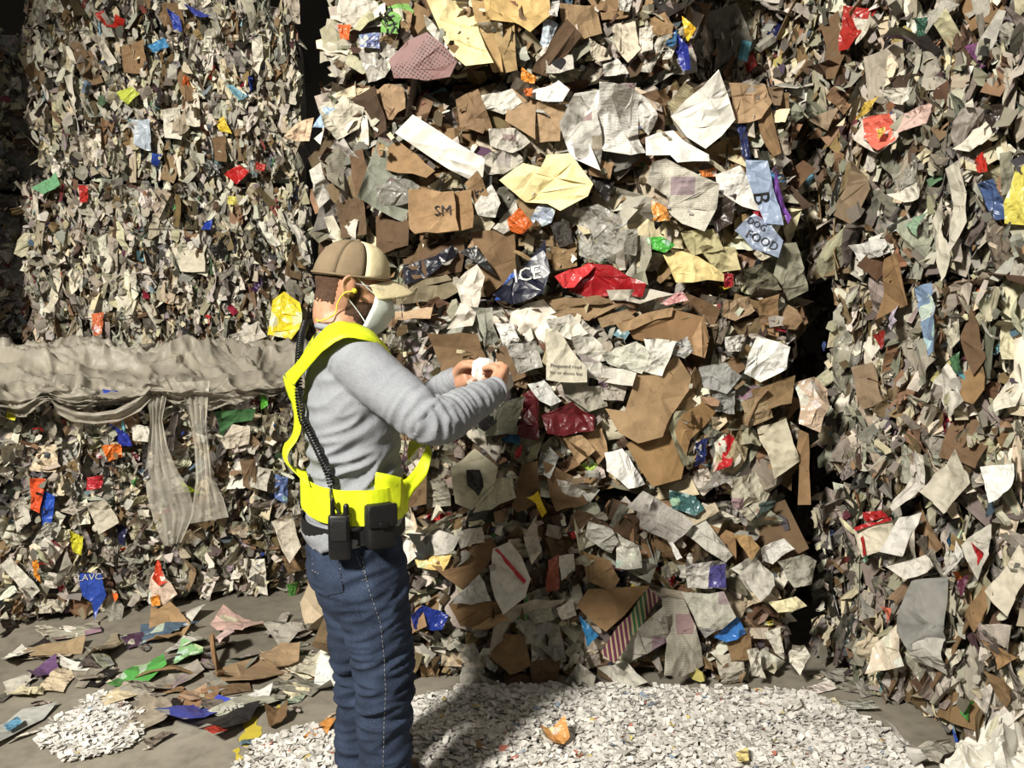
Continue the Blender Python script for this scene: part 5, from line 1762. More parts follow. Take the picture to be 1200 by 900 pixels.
link('sweat_band', mesh_of('sweat_band', v, f, True), MCAPT, cap)
V = []; Fc = []
na, nb = 18, 8
for j in range(nb + 1):
    s = j / nb
    for i in range(na + 1):
        t = -1.12 + 2.24 * i / na
        bx = 0.100 * math.cos(t) - 0.004; by = 0.086 * math.sin(t)
        L = 0.088 * max(0.0, math.cos(t * 1.28)) ** 0.6
        V.append(hd(bx + L * s, by * (1 - 0.06 * s), 0.047 + 0.006 * math.cos(t) - (0.030 + 0.012 * s) * (by / 0.08) ** 2 - 0.014 * s - 0.010 * s * s))
for j in range(nb):
    for i in range(na):
        a = j * (na + 1) + i
        Fc.append((a, a + na + 1, a + na + 2, a + 1))
bill = link('bill', mesh_of('bill', V, Fc, True), MCAPC, cap)
sd = bill.modifiers.new('thickness', 'SOLIDIFY'); sd.thickness = 0.004

# --- mask with ear loops
V = []; Fc = []
nu, nv = 24, 14
for j in range(nv + 1):
    s = j / nv
    for i in range(nu + 1):
        t = -1.15 + 2.3 * i / nu
        z = -0.012 - 0.108 * s + 0.018 * (abs(t) / 1.15) ** 1.5 * (1 - 1.4 * s)
        r = 0.066 + 0.020 * math.sin(math.pi * min(1, s * 0.9 + 0.12)) - 0.010 * s + (0.004 if (int(s * 4.999) % 2) else 0)
        x = 0.012 + (r + 0.030) * 1.05 * max(0.0, math.cos(t * 1.22)) ** 0.75 * (1 - 0.16 * s * s) + 0.022 * (1 - s) * (abs(t) / 1.15)
        y = (0.069 + 0.006 * math.sin(math.pi * s)) * math.sin(t) / math.sin(1.15)
        V.append(hd(x, y, z))
for j in range(nv):
    for i in range(nu):
        a = j * (nu + 1) + i
        Fc.append((a, a + nu + 1, a + nu + 2, a + 1))
mask = link('face_mask', mesh_of('face_mask', V, Fc, True), MMASK, person)
sd = mask.modifiers.new('thickness', 'SOLIDIFY'); sd.thickness = 0.003; sd.offset = 1
for sy in (-1, 1):
    v, f = chain([hd(0.070, sy * 0.069, -0.006), hd(0.035, sy * 0.076, 0.012), hd(-0.005, sy * 0.081, 0.036), hd(-0.030, sy * 0.086, 0.034)], [0.0018] * 4, 6, 4)
    link('ear_loop', mesh_of('ear_loop', v, f, True), MMASK, mask)
    v, f = chain([hd(0.064, sy * 0.068, -0.098), hd(0.030, sy * 0.068, -0.062), hd(-0.008, sy * 0.076, -0.030), hd(-0.026, sy * 0.084, -0.012)], [0.0018] * 4, 6, 4)
    link('ear_loop', mesh_of('ear_loop', v, f, True), MMASK, mask)

# --- safety glasses
gl = empty('safety_glasses', hd(0.1, 0, 0.01)); WORLD[gl.name] = Matrix.Translation(gl.location)
gl.parent = person; gl.matrix_basis = Matrix.Translation(Vector(gl.location) - Vector(person.location))
for sy in (-1, 1):
    V = []; Fc = []
    for j in range(6):
        for i in range(9):
            t = (0.08 + 0.92 * i / 8) * 1.15
            V.append(hd(0.055 + 0.062 * math.cos(t), sy * 0.068 * math.sin(t), 0.026 - 0.036 * j / 5))
    for j in range(5):
        for i in range(8):
            a = j * 9 + i
            Fc.append((a, a + 1, a + 10, a + 9))
    o = link('lens', mesh_of('lens', V, Fc, True), MLENS, gl)
    v, f = chain([hd(0.080, sy * 0.066, 0.018), hd(0.03, sy * 0.079, 0.018), hd(-0.028, sy * 0.084, 0.014)], [0.002, 0.0022, 0.002], 6, 4)
    link('temple_arm', mesh_of('temple_arm', v, f, True), MLENS, gl)

# --- ear plugs on a yellow cord
ep = empty('ear_plugs', hd(0.002, -0.085, -0.012)); WORLD[ep.name] = Matrix.Translation(ep.location)
ep.parent = person; ep.matrix_basis = Matrix.Translation(Vector(ep.location) - Vector(person.location))
ep['label'] = 'yellow corded ear plugs'
for sy in (-1, 1):
    v, f = ellipsoid(hd(0.000, sy * 0.090, -0.004), (hx * 0.0075, hy * 0.010, hz * 0.0075), 12, 8)
    link('plug', mesh_of('plug', v, f, True), MYEL, ep)
v, f = chain([hd(0.000, -0.096, -0.006), hd(-0.025, -0.094, -0.014), hd(-0.036, -0.076, -0.045), hd(-0.036, -0.070, -0.075), Wp(384, 373, 2.27), Wp(372, 376, 2.30), Wp(371, 366, 2.36), Wp(375, 372, 2.42), hd(-0.04, 0.075, -0.05), hd(0.0, 0.096, -0.006)],
             [0.0019] * 10, 6, 5)
link('cord', mesh_of('cord', v, f, True), MYEL, ep)

# --- work boots
for an, kn, nm in ((an_n, kn_n, 'n'), (an_f, kn_f, 'f')):
    base = Vector((an.x, an.y, 0))
    rings = []
    for s, w, h in ((-0.085, 0.028, 0.05), (-0.075, 0.04, 0.075), (-0.03, 0.045, 0.10), (0.03, 0.046, 0.095), (0.09, 0.05, 0.072), (0.15, 0.05, 0.06), (0.185, 0.036, 0.045), (0.195, 0.02, 0.03)):
        rings.append((base + FV * s + ZV * (h / 2 + 0.02), RV * w, ZV * (h / 2)))
    bm_ = remesh('work_boot', [loft(rings, 20, 2.6), chain([base + ZV * 0.07, base + ZV * 0.17], [0.05, 0.055], 16)], 0.007, 4)
    bo = link('work_boot', bm_, MLEA, person)
    rs = []
    for s, w in ((-0.09, 0.03), (-0.07, 0.044), (0.0, 0.045), (0.1, 0.053), (0.16, 0.05), (0.2, 0.022)):
        rs.append((base + FV * s + ZV * 0.013, RV * w, ZV * 0.013))
    v, f = loft(rs, 16, 4.0)
    link('sole', mesh_of('sole', v, f, True), MBP, bo)

# ------------------------------------------------------------------ two-way radio on the belt
def rbox(c, ax, bx, cz, bev=0.004):
    """rounded box as superellipse loft along cz"""
    rings = []
    for t, s in ((-1, 0.86), (-0.94, 0.97), (-0.5, 1), (0, 1), (0.5, 1), (0.94, 0.97), (1, 0.86)):
        rings.append((c + cz * t, ax * s, bx * s))
    return loft(rings, 24, 5.0)
def on_belt(px, py, lift):
    p = on(sb, px, py, 0) or on(jb, px, py, 0)
    h = (p - TC(414, 609)); h.z = 0; h.normalize()
    return p + h * lift, h
rp, rn = on_belt(401, 612, 0.034); rp = rp - ZV * 0.028
radio = empty('two_way_radio', rp - ZV * 0.06); tag(radio, 'black two-way radio with coiled cord clipped on the back of the belt', 'radio')
WORLD[radio.name] = Matrix.Translation(radio.location)
side = ZV.cross(rn).normalized()
v, f = rbox(rp, side * 0.030, rn * 0.019, ZV * 0.060)
rb_ = link('radio_body', mesh_of('radio_body', v, f, True), MBP, radio)
v, f = rbox(rp + rn * 0.0195 + ZV * 0.02, side * 0.022, rn * 0.0018, ZV * 0.028); link('speaker_grille', mesh_of('speaker_grille', v, f, True), MBL, rb_)
v, f = rbox(rp - rn * 0.023 + ZV * 0.01, side * 0.014, rn * 0.006, ZV * 0.04); link('belt_clip', mesh_of('belt_clip', v, f, True), MBP, radio)
v, f = chain([rp + side * 0.018 + ZV * 0.055, rp + side * 0.018 + ZV * 0.082], [0.009, 0.008], 12, 3); link('knob', mesh_of('knob', v, f, True), MBP, radio)
v, f = chain([rp - side * 0.018 + ZV * 0.055, rp - side * 0.018 + ZV * 0.10], [0.007, 0.006], 10, 3); link('antenna', mesh_of('antenna', v, f, True), MBP, radio)


path = [Wp(*q) for q in ((358, 378, 2.43), (353, 396, 2.33), (350, 425, 2.27), (350, 460, 2.25), (354, 490, 2.23), (362, 505, 2.21), (376, 535, 2.18), (385, 556, 2.165))]
path += [path[-1] + Vector((0.006, 0.0, -0.03))]
cr_ = []
for i in range(len(path) - 1):
    p0 = path[max(i - 1, 0)]; p1 = path[i]; p2 = path[i + 1]; p3 = path[min(i + 2, len(path) - 1)]
    for k in range(40):
        t = k / 40
        cr_.append(0.5 * ((2 * p1) + (p2 - p0) * t + (2 * p0 - 5 * p1 + 4 * p2 - p3) * t * t + (3 * p1 - p0 - 3 * p2 + p3) * t ** 3))
hel = []
s = 0.0
for i in range(len(cr_) - 1):
    t = (cr_[i + 1] - cr_[i]); L = t.length; t.normalize()
    a = t.cross(Vector((0, -1, 0.2))).normalized(); b = t.cross(a)
    for k in range(3):
        s += L / 3
        an_ = s / 0.0085 * 6.283185
        hel.append(cr_[i].lerp(cr_[i + 1], k / 3) + (a * math.cos(an_) + b * math.sin(an_)) * 0.0085)
v, f = tube(hel, 0.0030, 5)
link('coiled_cord', mesh_of('coiled_cord', v, f, True), MBP, radio)
v, f = chain([path[-1], Wp(388, 585, 2.15), rp + ZV * 0.06], [0.003, 0.003, 0.003], 6, 6); link('lead', mesh_of('lead', v, f, True), MBP, radio)

pp, pn = on_belt(441, 606, 0.026); pp = pp - ZV * 0.024
pouch = empty('belt_pouch', pp - ZV * 0.06); tag(pouch, 'black nylon pouch on the belt in front of the radio', 'pouch')
WORLD[pouch.name] = Matrix.Translation(pouch.location)
side = ZV.cross(pn).normalized()
v, f = rbox(pp + ZV * 0.008, side * 0.040, pn * 0.022, ZV * 0.058); link('pouch_body', mesh_of('pouch_body', v, f, True), MBL, pouch)
v, f = rbox(pp + pn * 0.023 + ZV * 0.04, side * 0.041, pn * 0.004, ZV * 0.030); link('flap', mesh_of('flap', v, f, True), MBL, pouch)
v, f = rbox(pp + pn * 0.028 + ZV * 0.016, side * 0.012, pn * 0.003, ZV * 0.006); link('buckle', mesh_of('buckle', v, f, True), MBP, pouch)

# ------------------------------------------------------------------ torn paper in his hands
rg = random.Random(5)
tp = empty('torn_paper', Wp(566, 440, 2.36)); tag(tp, 'torn white paper held between both hands of the person', 'paper')
WORLD[tp.name] = Matrix.Translation(tp.location)
def held(name, pts, y, am, cr=9, curl=0.5):
    P = [Wp(px, py, y) for px, py in pts]; c = sum(P, Vector()) / len(P)
    m = sheet_mesh(name, [((p - c).x, (p - c).z) for p in P], rg, cr, am, curl, npts=20, torn=0.03)
    mw = Matrix((Vector((1, 0, 0)), Vector((0, 0, 1)), Vector((0, -1, 0)))).transposed().to_4x4(); mw.translation = c
    link(name, m, M['p'], tp, mw, (230, 227, 220))
held('torn_sheet', [(554, 424), (562, 419), (574, 420), (582, 428), (578, 440), (566, 448), (553, 440)], 2.355, 0.9)
held('torn_sheet', [(546, 447), (560, 438), (572, 444), (566, 458), (552, 456)], 2.40, 0.5)
held('torn_sheet', [(592, 430), (600, 440), (602, 452), (592, 462), (586, 452)], 2.38, 0.5)
# ------------------------------------------------------------------ plastic film over the lower left bale
b0 = B['l0']
film = empty('plastic_film', b0.A + b0.u * 1.1 - b0.n * 0.4 + ZV * b0.H)
tag(film, 'grey crumpled plastic film draped along the top of the lower left bale', 'plastic film')
WORLD[film.name] = Matrix.Translation(film.location)
FILMC = (160, 153, 139)
def film_sheet():
    nu, nv = 240, 120
    V = []; Fc = []
    def fold(a, t, ang, fx, fy, w, seed):
        # long sharp folds running in direction ang
        x = a * math.cos(ang) + t * math.sin(ang); y = -a * math.sin(ang) + t * math.cos(ang)
        n_ = noise.noise(Vector((x * fx + w, y * fy + w * 2, seed)))
        return max(0.0, 1 - abs(n_) * 2.6) ** 2
    for j in range(nv + 1):
        t = j / nv
        for i in range(nu + 1):
            s = i / nu
            a = 0.06 + 2.0 * s
            w = noise.noise(Vector((a * 2.4, t * 3.2, 1)))
            f1 = fold(a, t, 0.35, 1.2, 4.0, w * 0.7, 3.0)
            f2 = fold(a, t, -0.45, 1.6, 6.0, w * 0.9, 7.0)
            f3 = fold(a, t, 0.9, 3.0, 10.0, w * 1.2, 11.0)
            f4 = fold(a, t, -1.0, 4.0, 15.0, w * 1.4, 17.0)
            edge = 0.66 + 0.08 * noise.noise(Vector((a * 2.5, 0.3, 7)))
            big = 1.0 - 0.45 * s
            if t < edge:
                q = t / edge
                bell = math.sin(min(1, q * 1.08) * math.pi) ** 0.7 if q < 0.93 else 0.25
                z = b0.H + 0.02 + 0.10 * (1 - q) + big * bell * (0.10 * f1 + 0.07 * f2 + 0.04 * (0.5 + noise.noise(Vector((a * 3, t * 4, 4))))) + 0.035 * f3 + 0.018 * f4
                out = -0.85 * (1 - q) + 0.02 * (f3 - 0.4)
            else:
                q = (t - edge) / (1 - edge)
                drop = 0.06 + 0.11 * noise.noise(Vector((a * 2.8, 5.1, 2))) + 0.05 * noise.noise(Vector((a * 9, 1.1, 2)))
                drop = max(0.015, drop)
                z = b0.H + 0.02 - drop * q + 0.035 * f3 * (1 - q) + 0.018 * f4 * (1 - q)
                out = 0.07 * min(1, q * 2.5) + 0.045 * f2 + 0.03 * f3 + 0.02 * f4 + 0.02 * (f3 - 0.4)
            p = b0.A + b0.u * (a + 0.03 * (f2 - 0.3)) + b0.n * out
            V.append(Vector((p.x, p.y, z)))
    for j in range(nv):
        for i in range(nu):
            a = j * (nu + 1) + i
            Fc.append((a, a + nu + 1, a + nu + 2, a + 1))
    return mesh_of('draped_sheet', V, Fc, True)
link('draped_sheet', film_sheet(), M['t'], film, None, FILMC)
def film_strip(name, rows, d0, mat='f', col=(205, 199, 184)):
    """rows: (left px, right px, y) down the face of the bale; pleated"""
    V = []; Fc = []
    cols = 12; sub = 5
    R = []
    for i in range(len(rows) - 1):
        for k in range(sub):
            t = k / sub
            R.append(tuple(rows[i][q] + (rows[i + 1][q] - rows[i][q]) * t for q in range(4)))
    R.append(rows[-1])
    for j, (x0, y0, x1, y1) in enumerate(R):
        for i in range(cols + 1):
            t = i / cols
            d = d0 + (0.012 * math.sin(i * 2.1 + j * 0.25) if name != 'swag' else 0.02 * math.sin(i * 0.5)) + 0.012 * noise.noise(Vector((i * 0.8, j * 0.3, rows[0][0])))
            V.append(at_plane(x0 + (x1 - x0) * t, y0 + (y1 - y0) * t, b0.A + b0.n * d, b0.n))
    for j in range(len(R) - 1):
        for i in range(cols):
            a = j * (cols + 1) + i
            Fc.append((a, a + cols + 1, a + cols + 2, a + 1))
    link(name, mesh_of(name, V, Fc, True), M[mat], film, None, col)
film_strip('hanging_strip', [(172, 462, 196, 460), (176, 492, 190, 492), (174, 520, 196, 522), (170, 552, 206, 548), (172, 580, 222, 574), (180, 610, 228, 600), (192, 640, 212, 636)], 0.10)
film_strip('hanging_strip', [(206, 448, 246, 446), (214, 462, 244, 464), (222, 492, 242, 494), (228, 525, 246, 526), (230, 560, 250, 560), (226, 590, 262, 584), (222, 614, 268, 606)], 0.105)
film_strip('swag', [(54, 462, 60, 470), (68, 474, 66, 484), (88, 482, 84, 494), (110, 484, 110, 497), (135, 480, 138, 494), (158, 468, 164, 482), (174, 452, 184, 460)], 0.12, 't', FILMC)
H('l1', 'g', (236, 218, 58), '314,392 319,352 332,341 351,354 354,382 342,398', creases=5, amp=0.35, d=0.10, name='yellow_snack_bag', label='bright yellow printed bag')
H('l1', 'p', (214, 206, 192), '268,398 300,376 313,392 282,410', creases=5, d=0.09)
H('l1', 'p', (222, 216, 204), '290,402 345,398 340,408 296,412', creases=2, d=0.09)

# ------------------------------------------------------------------ litter on the floor
def floor_piece(name, label, cat, kind, col, pts, am=0.35, cr=7, curl=0.3, thick=None, group=None, lift=0.0, text=None, seed=0, fold=0):
    poly = [tuple(float(v) for v in p.split(',')) for p in pts.split()]
    rg = random.Random(hash(pts) % 1000 if seed == 0 else seed)
    rg = random.Random(int(sum(x * 3 + y * 7 for x, y in poly)))
    P = [at_z(x, y, 0.02 + lift) for x, y in poly]
    c = sum(P, Vector()) / len(P)
    m = sheet_mesh(name, [((p - c).x, (p - c).y) for p in P], rg, cr, am, curl, thick=(0.004 if kind == 'c' else 0.0) if thick is None else thick, torn=0.02, npts=12, fold=fold)
    zmin = min(v.co.z for v in m.vertices)
    mw = Matrix.Translation(Vector((c.x, c.y, 0.003 + lift - zmin)))
    S = max(max(abs(v.co.x), abs(v.co.y)) for v in m.vertices) * 2
    o = link(name, m, M[kind], None, mw @ Matrix.Scale(S, 4), col)
    tag(o, label, cat, group)
    if text:
        for (txt, size, px, py, rot, ink) in text:
            q = at_z(px, py, 0.02) - c
            tm = text_mesh(txt, size)
            R2 = Matrix.Rotation(rot, 2)
            for v in tm.vertices:
                w = R2 @ Vector((v.co.x, v.co.y))
                v.co.x, v.co.y = w.x + q.x, w.y + q.y
                v.co.z = m_height(m, v.co.x, v.co.y) + 0.002
            link('lettering', tm, M[ink], o, mw)
    m.transform(Matrix.Scale(1 / S, 4))
    return o
FP = floor_piece
FP('cardboard_wad', 'crushed brown cardboard lying against the foot of the left bale', 'cardboard', 'c', (166, 136, 100), '172,752 178,728 200,722 224,738 198,757', 1.1, 9, -0.6, thick=0.003)
FP('milk_carton', 'small white carton lying beside the crushed brown cardboard', 'carton', 'p', (206, 202, 190), '204,726 230,712 242,718 216,734', 0.7, 4, -0.5)
FP('comic_page', 'pink and blue printed page lying at the foot of the left bale', 'printed page', 'g', (210, 176, 166), '246,736 262,718 306,726 310,740 262,745', 0.6, 6, 0.4)
FP('cardboard_sheet', 'grey brown folded cardboard standing up among the litter at left', 'cardboard', 'c', (150, 138, 116), '100,770 136,742 146,758 116,780', 0.9, 5, 0.5)
FP('cardboard_strip', 'thin tan cardboard strips lying flat near the left bale', 'cardboard', 'c', (170, 148, 116), '26,762 101,750 96,762 36,770', 0.4, 3, 0.2)
FP('purple_wrapper', 'dull purple wrapper on the floor at far left', 'wrapper', 's', (104, 76, 114), '32,800 42,783 66,774 70,784 44,803', 0.6, 6, 0.3)
FP('plastic_tray', 'shallow off-white tray next to the purple wrapper', 'tray', 's', (200, 195, 182), '2,800 42,780 34,800 8,812', 0.4, 4, 0.7)
FP('paper_strip', 'narrow white paper strip on the litter left of centre', 'paper strip', 'p', (220, 216, 206), '68,769 108,780 104,788 70,778', 0.5, 4, 0.5)
FP('cardboard_sheet', 'grey flattened cardboard sheet in front of the white strip', 'cardboard', 'c', (150, 142, 128), '84,786 138,780 116,800 92,798', 0.5, 5, 0.5)
FP('green_flyer', 'green flyer with white edge on the floor between bale and person', 'flyer', 'g', (84, 156, 76), '126,808 156,782 192,774 196,788 160,802', 0.5, 5, 0.6)
FP('green_leaflet', 'small pale green leaflet behind the larger green flyer', 'leaflet', 'g', (140, 184, 128), '200,776 214,756 238,758 242,778', 0.5, 5, 0.6)
FP('grey_sheet', 'grey white sheet lying behind the pale green leaflet', 'sheet', 'p', (196, 194, 184), '192,764 214,744 242,744 240,758', 0.5, 6, 0.4)
FP('newspaper_sheet', 'creased grey newspaper right of the green flyer', 'newspaper', 'n', (158, 150, 138), '170,820 198,788 232,780 240,788 204,806', 0.5, 6, 0.4)
FP('pink_paper', 'crumpled pale pink paper near the large brown board', 'paper', 'p', (206, 180, 174), '248,756 268,748 276,766 258,774', 1.0, 9, -0.4)
FP('cardboard_sheet', 'large tan cardboard board on the floor beside the person', 'cardboard', 'c', (164, 138, 108), '250,788 300,770 346,758 352,780 296,802 262,804', 0.15, 3, 0.2)
FP('taped_cardboard', 'tan cardboard with black tape lying on the large board', 'cardboard', 'c', (172, 146, 114), '304,768 330,754 352,758 350,772 322,780', 0.2, 3, 0.3, lift=0.03)
FP('wooden_slat', 'thin brown slat leaning across the large tan board', 'wood', 'c', (142, 112, 80), '246,762 252,760 264,800 257,802', 0.3, 2, 0.8, thick=0.01, lift=0.015)
FP('cardboard_sheet', 'pinkish brown card in front of the large tan board', 'cardboard', 'c', (180, 152, 126), '210,816 246,798 262,806 226,822', 0.4, 5, 0.3)
FP('magazine', 'blue magazine lying open on the floor left of the person', 'magazine', 'g', (66, 78, 176), '180,850 208,828 256,814 284,822 216,858', 0.3, 4, 0.3)
FP('black_carton', 'flattened black carton with red patch beside the blue magazine', 'carton', 's', (44, 42, 42), '222,848 306,824 292,840 262,860', 0.3, 4, 0.3, lift=0.02, text=[('CARE', 0.05, 266, 838, 0.35, 'white_ink')])
FP('red_label', 'red scrap on the corner of the black carton', 'scrap', 's', (170, 62, 50), '238,850 258,843 266,850 250,857', 0.2, 2, 0.2, lift=0.045)
FP('white_leaflet', 'white folded leaflet behind the black carton', 'leaflet', 'p', (214, 212, 206), '266,816 320,804 314,814 282,824', 0.4, 4, 0.6, lift=0.015)
FP('grey_board', 'pale grey board with a blue smear at the left picture edge', 'board', 'p', (172, 172, 166), '-12,852 26,828 68,822 50,840 -8,874', 0.12, 3, 0.1)
FP('blue_smear', 'blue smudge of wrapper lying on the pale grey board', 'wrapper', 's', (96, 146, 176), '4,846 20,836 26,842 10,852', 0.2, 2, 0.2, lift=0.03)
FP('orange_card', 'orange card on the floor at the left of the jeans', 'card', 's', (218, 150, 78), '352,866 384,836 394,842 378,866', 0.3, 3, 0.5)
FP('printed_scrap', 'white printed scrap standing close behind the jeans', 'scrap', 'g', (206, 208, 204), '366,804 384,770 396,790 388,818', 0.6, 5, 0.9)
FP('white_scrap', 'white curled scrap on bare concrete left of the jeans', 'scrap', 'p', (212, 210, 202), '298,806 318,806 308,820 298,816', 0.5, 4, 0.7)
FP('green_strip', 'grey green strip on bare concrete beside the jeans', 'strip', 'p', (150, 162, 140), '326,816 360,810 352,818 332,824', 0.2, 3, 0.3)
FP('brown_clump', 'small brown clump of wet card on the concrete', 'clump', 'c', (112, 88, 62), '310,840 338,832 336,844 318,852', 1.2, 8, -0.4)
FP('brown_paper', 'brown and white paper heap at the foot of the bale behind the jeans', 'paper', 'p', (196, 178, 150), '352,726 370,712 396,728 394,748 364,748', 1.0, 9, -0.4)
FP('newspaper_sheet', 'grey newspaper between the left bale and the large tan board', 'newspaper', 'n', (176, 170, 158), '308,742 342,728 360,744 330,758', 0.7, 7, 0.3)
FP('white_sheet', 'long white sheet by the foot of the left bale near the picture edge', 'sheet', 'p', (206, 202, 190), '0,770 26,756 40,766 6,784', 0.5, 6, 0.4)
# right of the shreds
FP('grey_paper', 'grey sheet on the floor in the dark gap between the stacks', 'sheet', 'p', (168, 164, 154), '960,790 985,778 1004,790 978,800', 0.4, 5, 0.3)
FP('grey_paper', 'second grey sheet in the gap, closer to the right stack', 'sheet', 'p', (158, 154, 146), '1000,800 1030,792 1044,806 1010,814', 0.4, 5, 0.3)
FP('paper_ribbon', 'long pale paper ribbon curling at the edge of the shreds', 'paper ribbon', 'p', (204, 200, 192), '1038,850 1048,850 1074,872 1086,900 1070,900 1060,876', 0.3, 4, 0.8)
FP('newspaper_sheet', 'folded grey papers beside the large crumpled white paper', 'newspaper', 'n', (170, 165, 152), '1072,872 1100,862 1120,880 1100,898 1078,894', 0.6, 7, 0.4, fold=2.2)
FP('white_sheet', 'white sheet lying on the shreds before the middle bale', 'sheet', 'p', (214, 210, 200), '895,824 930,818 940,832 905,838', 0.5, 5, 0.4, lift=0.03)
FP('yellow_scrap', 'small pale yellow scrap lying on the white shreds', 'scrap', 'p', (226, 208, 140), '862,876 876,872 878,886 866,890', 0.4, 3, 0.4, lift=0.045)
FP('orange_scrap', 'orange and brown printed scrap lying on the white shreds', 'scrap', 'g', (206, 150, 90), '632,858 662,850 668,864 640,872', 0.6, 5, 0.5, lift=0.045)

# large crumpled white paper at the right
def heap(name, label, cat, pts, hgt, col, seed, n=26):
    poly = [tuple(float(v) for v in p.split(',')) for p in pts.split()]
    P = [at_z(x, y, 0.0) for x, y in poly]; c = sum(P, Vector()) / len(P)
    V = []; Fc = []
    k = len(P)
    seg = 48
    R = []
    for i in range(seg):
        a = i / seg * k; q = int(a); t = a - q
        R.append(P[q % k].lerp(P[(q + 1) % k], t) - c)
    for j in range(n + 1):
        s = j / n
        for i in range(seg):
            p = R[i] * s
            h = hgt * (1 - s ** 1.6)
            q = Vector((p.x * 7 + seed, p.y * 7, seed * 3.0))
            r = abs(noise.noise(q)) * 2; r2 = abs(noise.noise(q * 2.3)) * 2
            z = max(0.002, h * (0.55 + 0.9 * (0.6 - r)) + 0.05 * (0.5 - r2) * (1 - s * 0.4) + 0.012)
            V.append(Vector((p.x, p.y, z)) + Vector((r2 - 0.5, r - 0.5, 0)) * 0.03)
    for j in range(n):
        for i in range(seg):
            l = (i + 1) % seg
            Fc.append((j * seg + i, (j + 1) * seg + i, (j + 1) * seg + l, j * seg + l))
    o = link(name, mesh_of(name, V, Fc, False), M['p'], None, Matrix.Translation(Vector((c.x, c.y, 0))), col)
    tag(o, label, cat)
heap('crumpled_paper', 'large crumpled white paper at the foot of the right stack', 'paper', '1104,912 1120,880 1150,868 1210,866 1260,900 1250,950 1150,950', 0.17, (228, 225, 214), 3)

# scraps scattered on the concrete, each named by its look and its nearest neighbour
ANCH = [(o, o['label']) for o in COL.objects if o.parent is None and o.type == 'MESH' and o.get('label') and o.location.z < 0.3 and o.get('kind') is None]
SHORT = {}
for o, l in ANCH:
    w = l.split()
    cut = next((i for i, x in enumerate(w) if x in ('lying', 'on', 'beside', 'at', 'near', 'among', 'in', 'behind', 'next', 'standing', 'between', 'leaning', 'right', 'by', 'curling', 'left', 'with', 'before', 'of', 'closer', 'in') and i > 1), len(w))
    SHORT[o.name] = ' '.join(w[:cut]).rstrip(',')
def tone(c):
    r, g, b = c
    v = max(c); sat = (v - min(c)) / max(v, 1)
    if v < 80: return 'black'
    if sat < 0.14: return 'white' if v > 190 else 'grey' if v > 125 else 'dark grey'
    if r >= g >= b:
        if sat < 0.26 and v > 165: return 'cream'
        if r > 1.7 * g: return 'red'
        if sat > 0.6: return 'yellow' if g > 0.8 * r else 'orange'
        return 'tan' if v > 150 else 'brown'
    if g >= r and g >= b: return 'green'
    if b >= r and b >= g: return 'purple' if r > g * 1.2 else 'blue'
    return 'pink'
rg = random.Random(77)
seen = {}
for k in range(130):
    px = rg.uniform(0, 392); py = 733 + rg.random() ** 0.9 * (95 if px < 180 else 110)
    if k >= 112: px, py = rg.uniform(950, 1060), rg.uniform(775, 850)
    elif k >= 96: py = rg.uniform(820, 890)
    p = at_z(px, py, 0)
    z = rg.uniform(0.03, 0.10) if k >= 96 or rg.random() < 0.5 else rg.uniform(0.08, 0.22)
    me = rg.choice(LIB['sheet'] + LIB['strip'])
    m = Matrix.Translation(p) @ Matrix.Rotation(rg.uniform(0, 6.28), 4, 'Z') @ Matrix.Rotation(rg.gauss(0, 0.10), 4, 'X') @ Matrix.Diagonal((z * 1.3, z, z * 0.45, 1))
    low = min((m @ Vector(cn)).z for cn in BOX[me.name])
    m.translation.z += 0.003 - low
    kind, col = pick(rg, STYLES['mixed']['pal'])
    if kind == 'f': kind = 'p'
    o = link('paper_scrap', me, M[kind], None, m, col)
    an, _ = min(ANCH, key=lambda q: (q[0].location - p).length)
    d = p - an.location
    rel = ('right of' if d.x > 0 else 'left of') if abs(d.x) > abs(d.y) else ('behind' if d.y > 0 else 'in front of')
    word = ('small ' if z < 0.06 else 'large ' if z > 0.13 else '') + tone(col)
    shape = {'p': 'torn paper', 'n': 'torn newspaper', 'c': 'cardboard scrap', 'g': 'printed wrapper', 's': 'plastic scrap'}[kind]
    if 'strip' in me.name: shape = shape.replace('scrap', 'strip').replace('torn paper', 'paper strip')
    lab = '%s %s on the floor %s the %s' % (word, shape, rel, SHORT[an.name])
    tag(o, lab, 'scrap', 'scraps on the floor at left' if k < 112 else 'scraps on the floor at right')

dup = {}
for o in COL.objects:
    if o.name.startswith('paper_scrap') and o.get('label'): dup.setdefault(o['label'], []).append(o)
for l, os_ in dup.items():
    if len(os_) == 2:
        os_.sort(key=lambda q: q.location.y)
        os_[0]['label'] = l + ', nearer one'; os_[1]['label'] = l + ', farther one'
# yellow paint on the concrete
def paint(pts):
    poly = [tuple(float(v) for v in p.split(',')) for p in pts.split()]
    P = [at_z(x, y, 0.0) for x, y in poly]; c = sum(P, Vector()) / len(P)
    out = ragged([((p - c).x, (p - c).y) for p in P], rg, 0.02, 0.012)
    m = mesh_of('paint_mark', [(x, y, 0.0015) for x, y in out], [tuple(range(len(out)))])
    link('paint_mark', m, mat_paint, fl, Matrix.Translation(c))
mat_paint = mat_plain('worn_yellow_paint', (204, 186, 70), 0.7, 0.3, 0, 30)
paint('282,862 288,845 302,840 306,856 300,872 286,876')
paint('272,880 280,876 284,892 274,896')
paint('316,832 326,826 334,838 322,842')

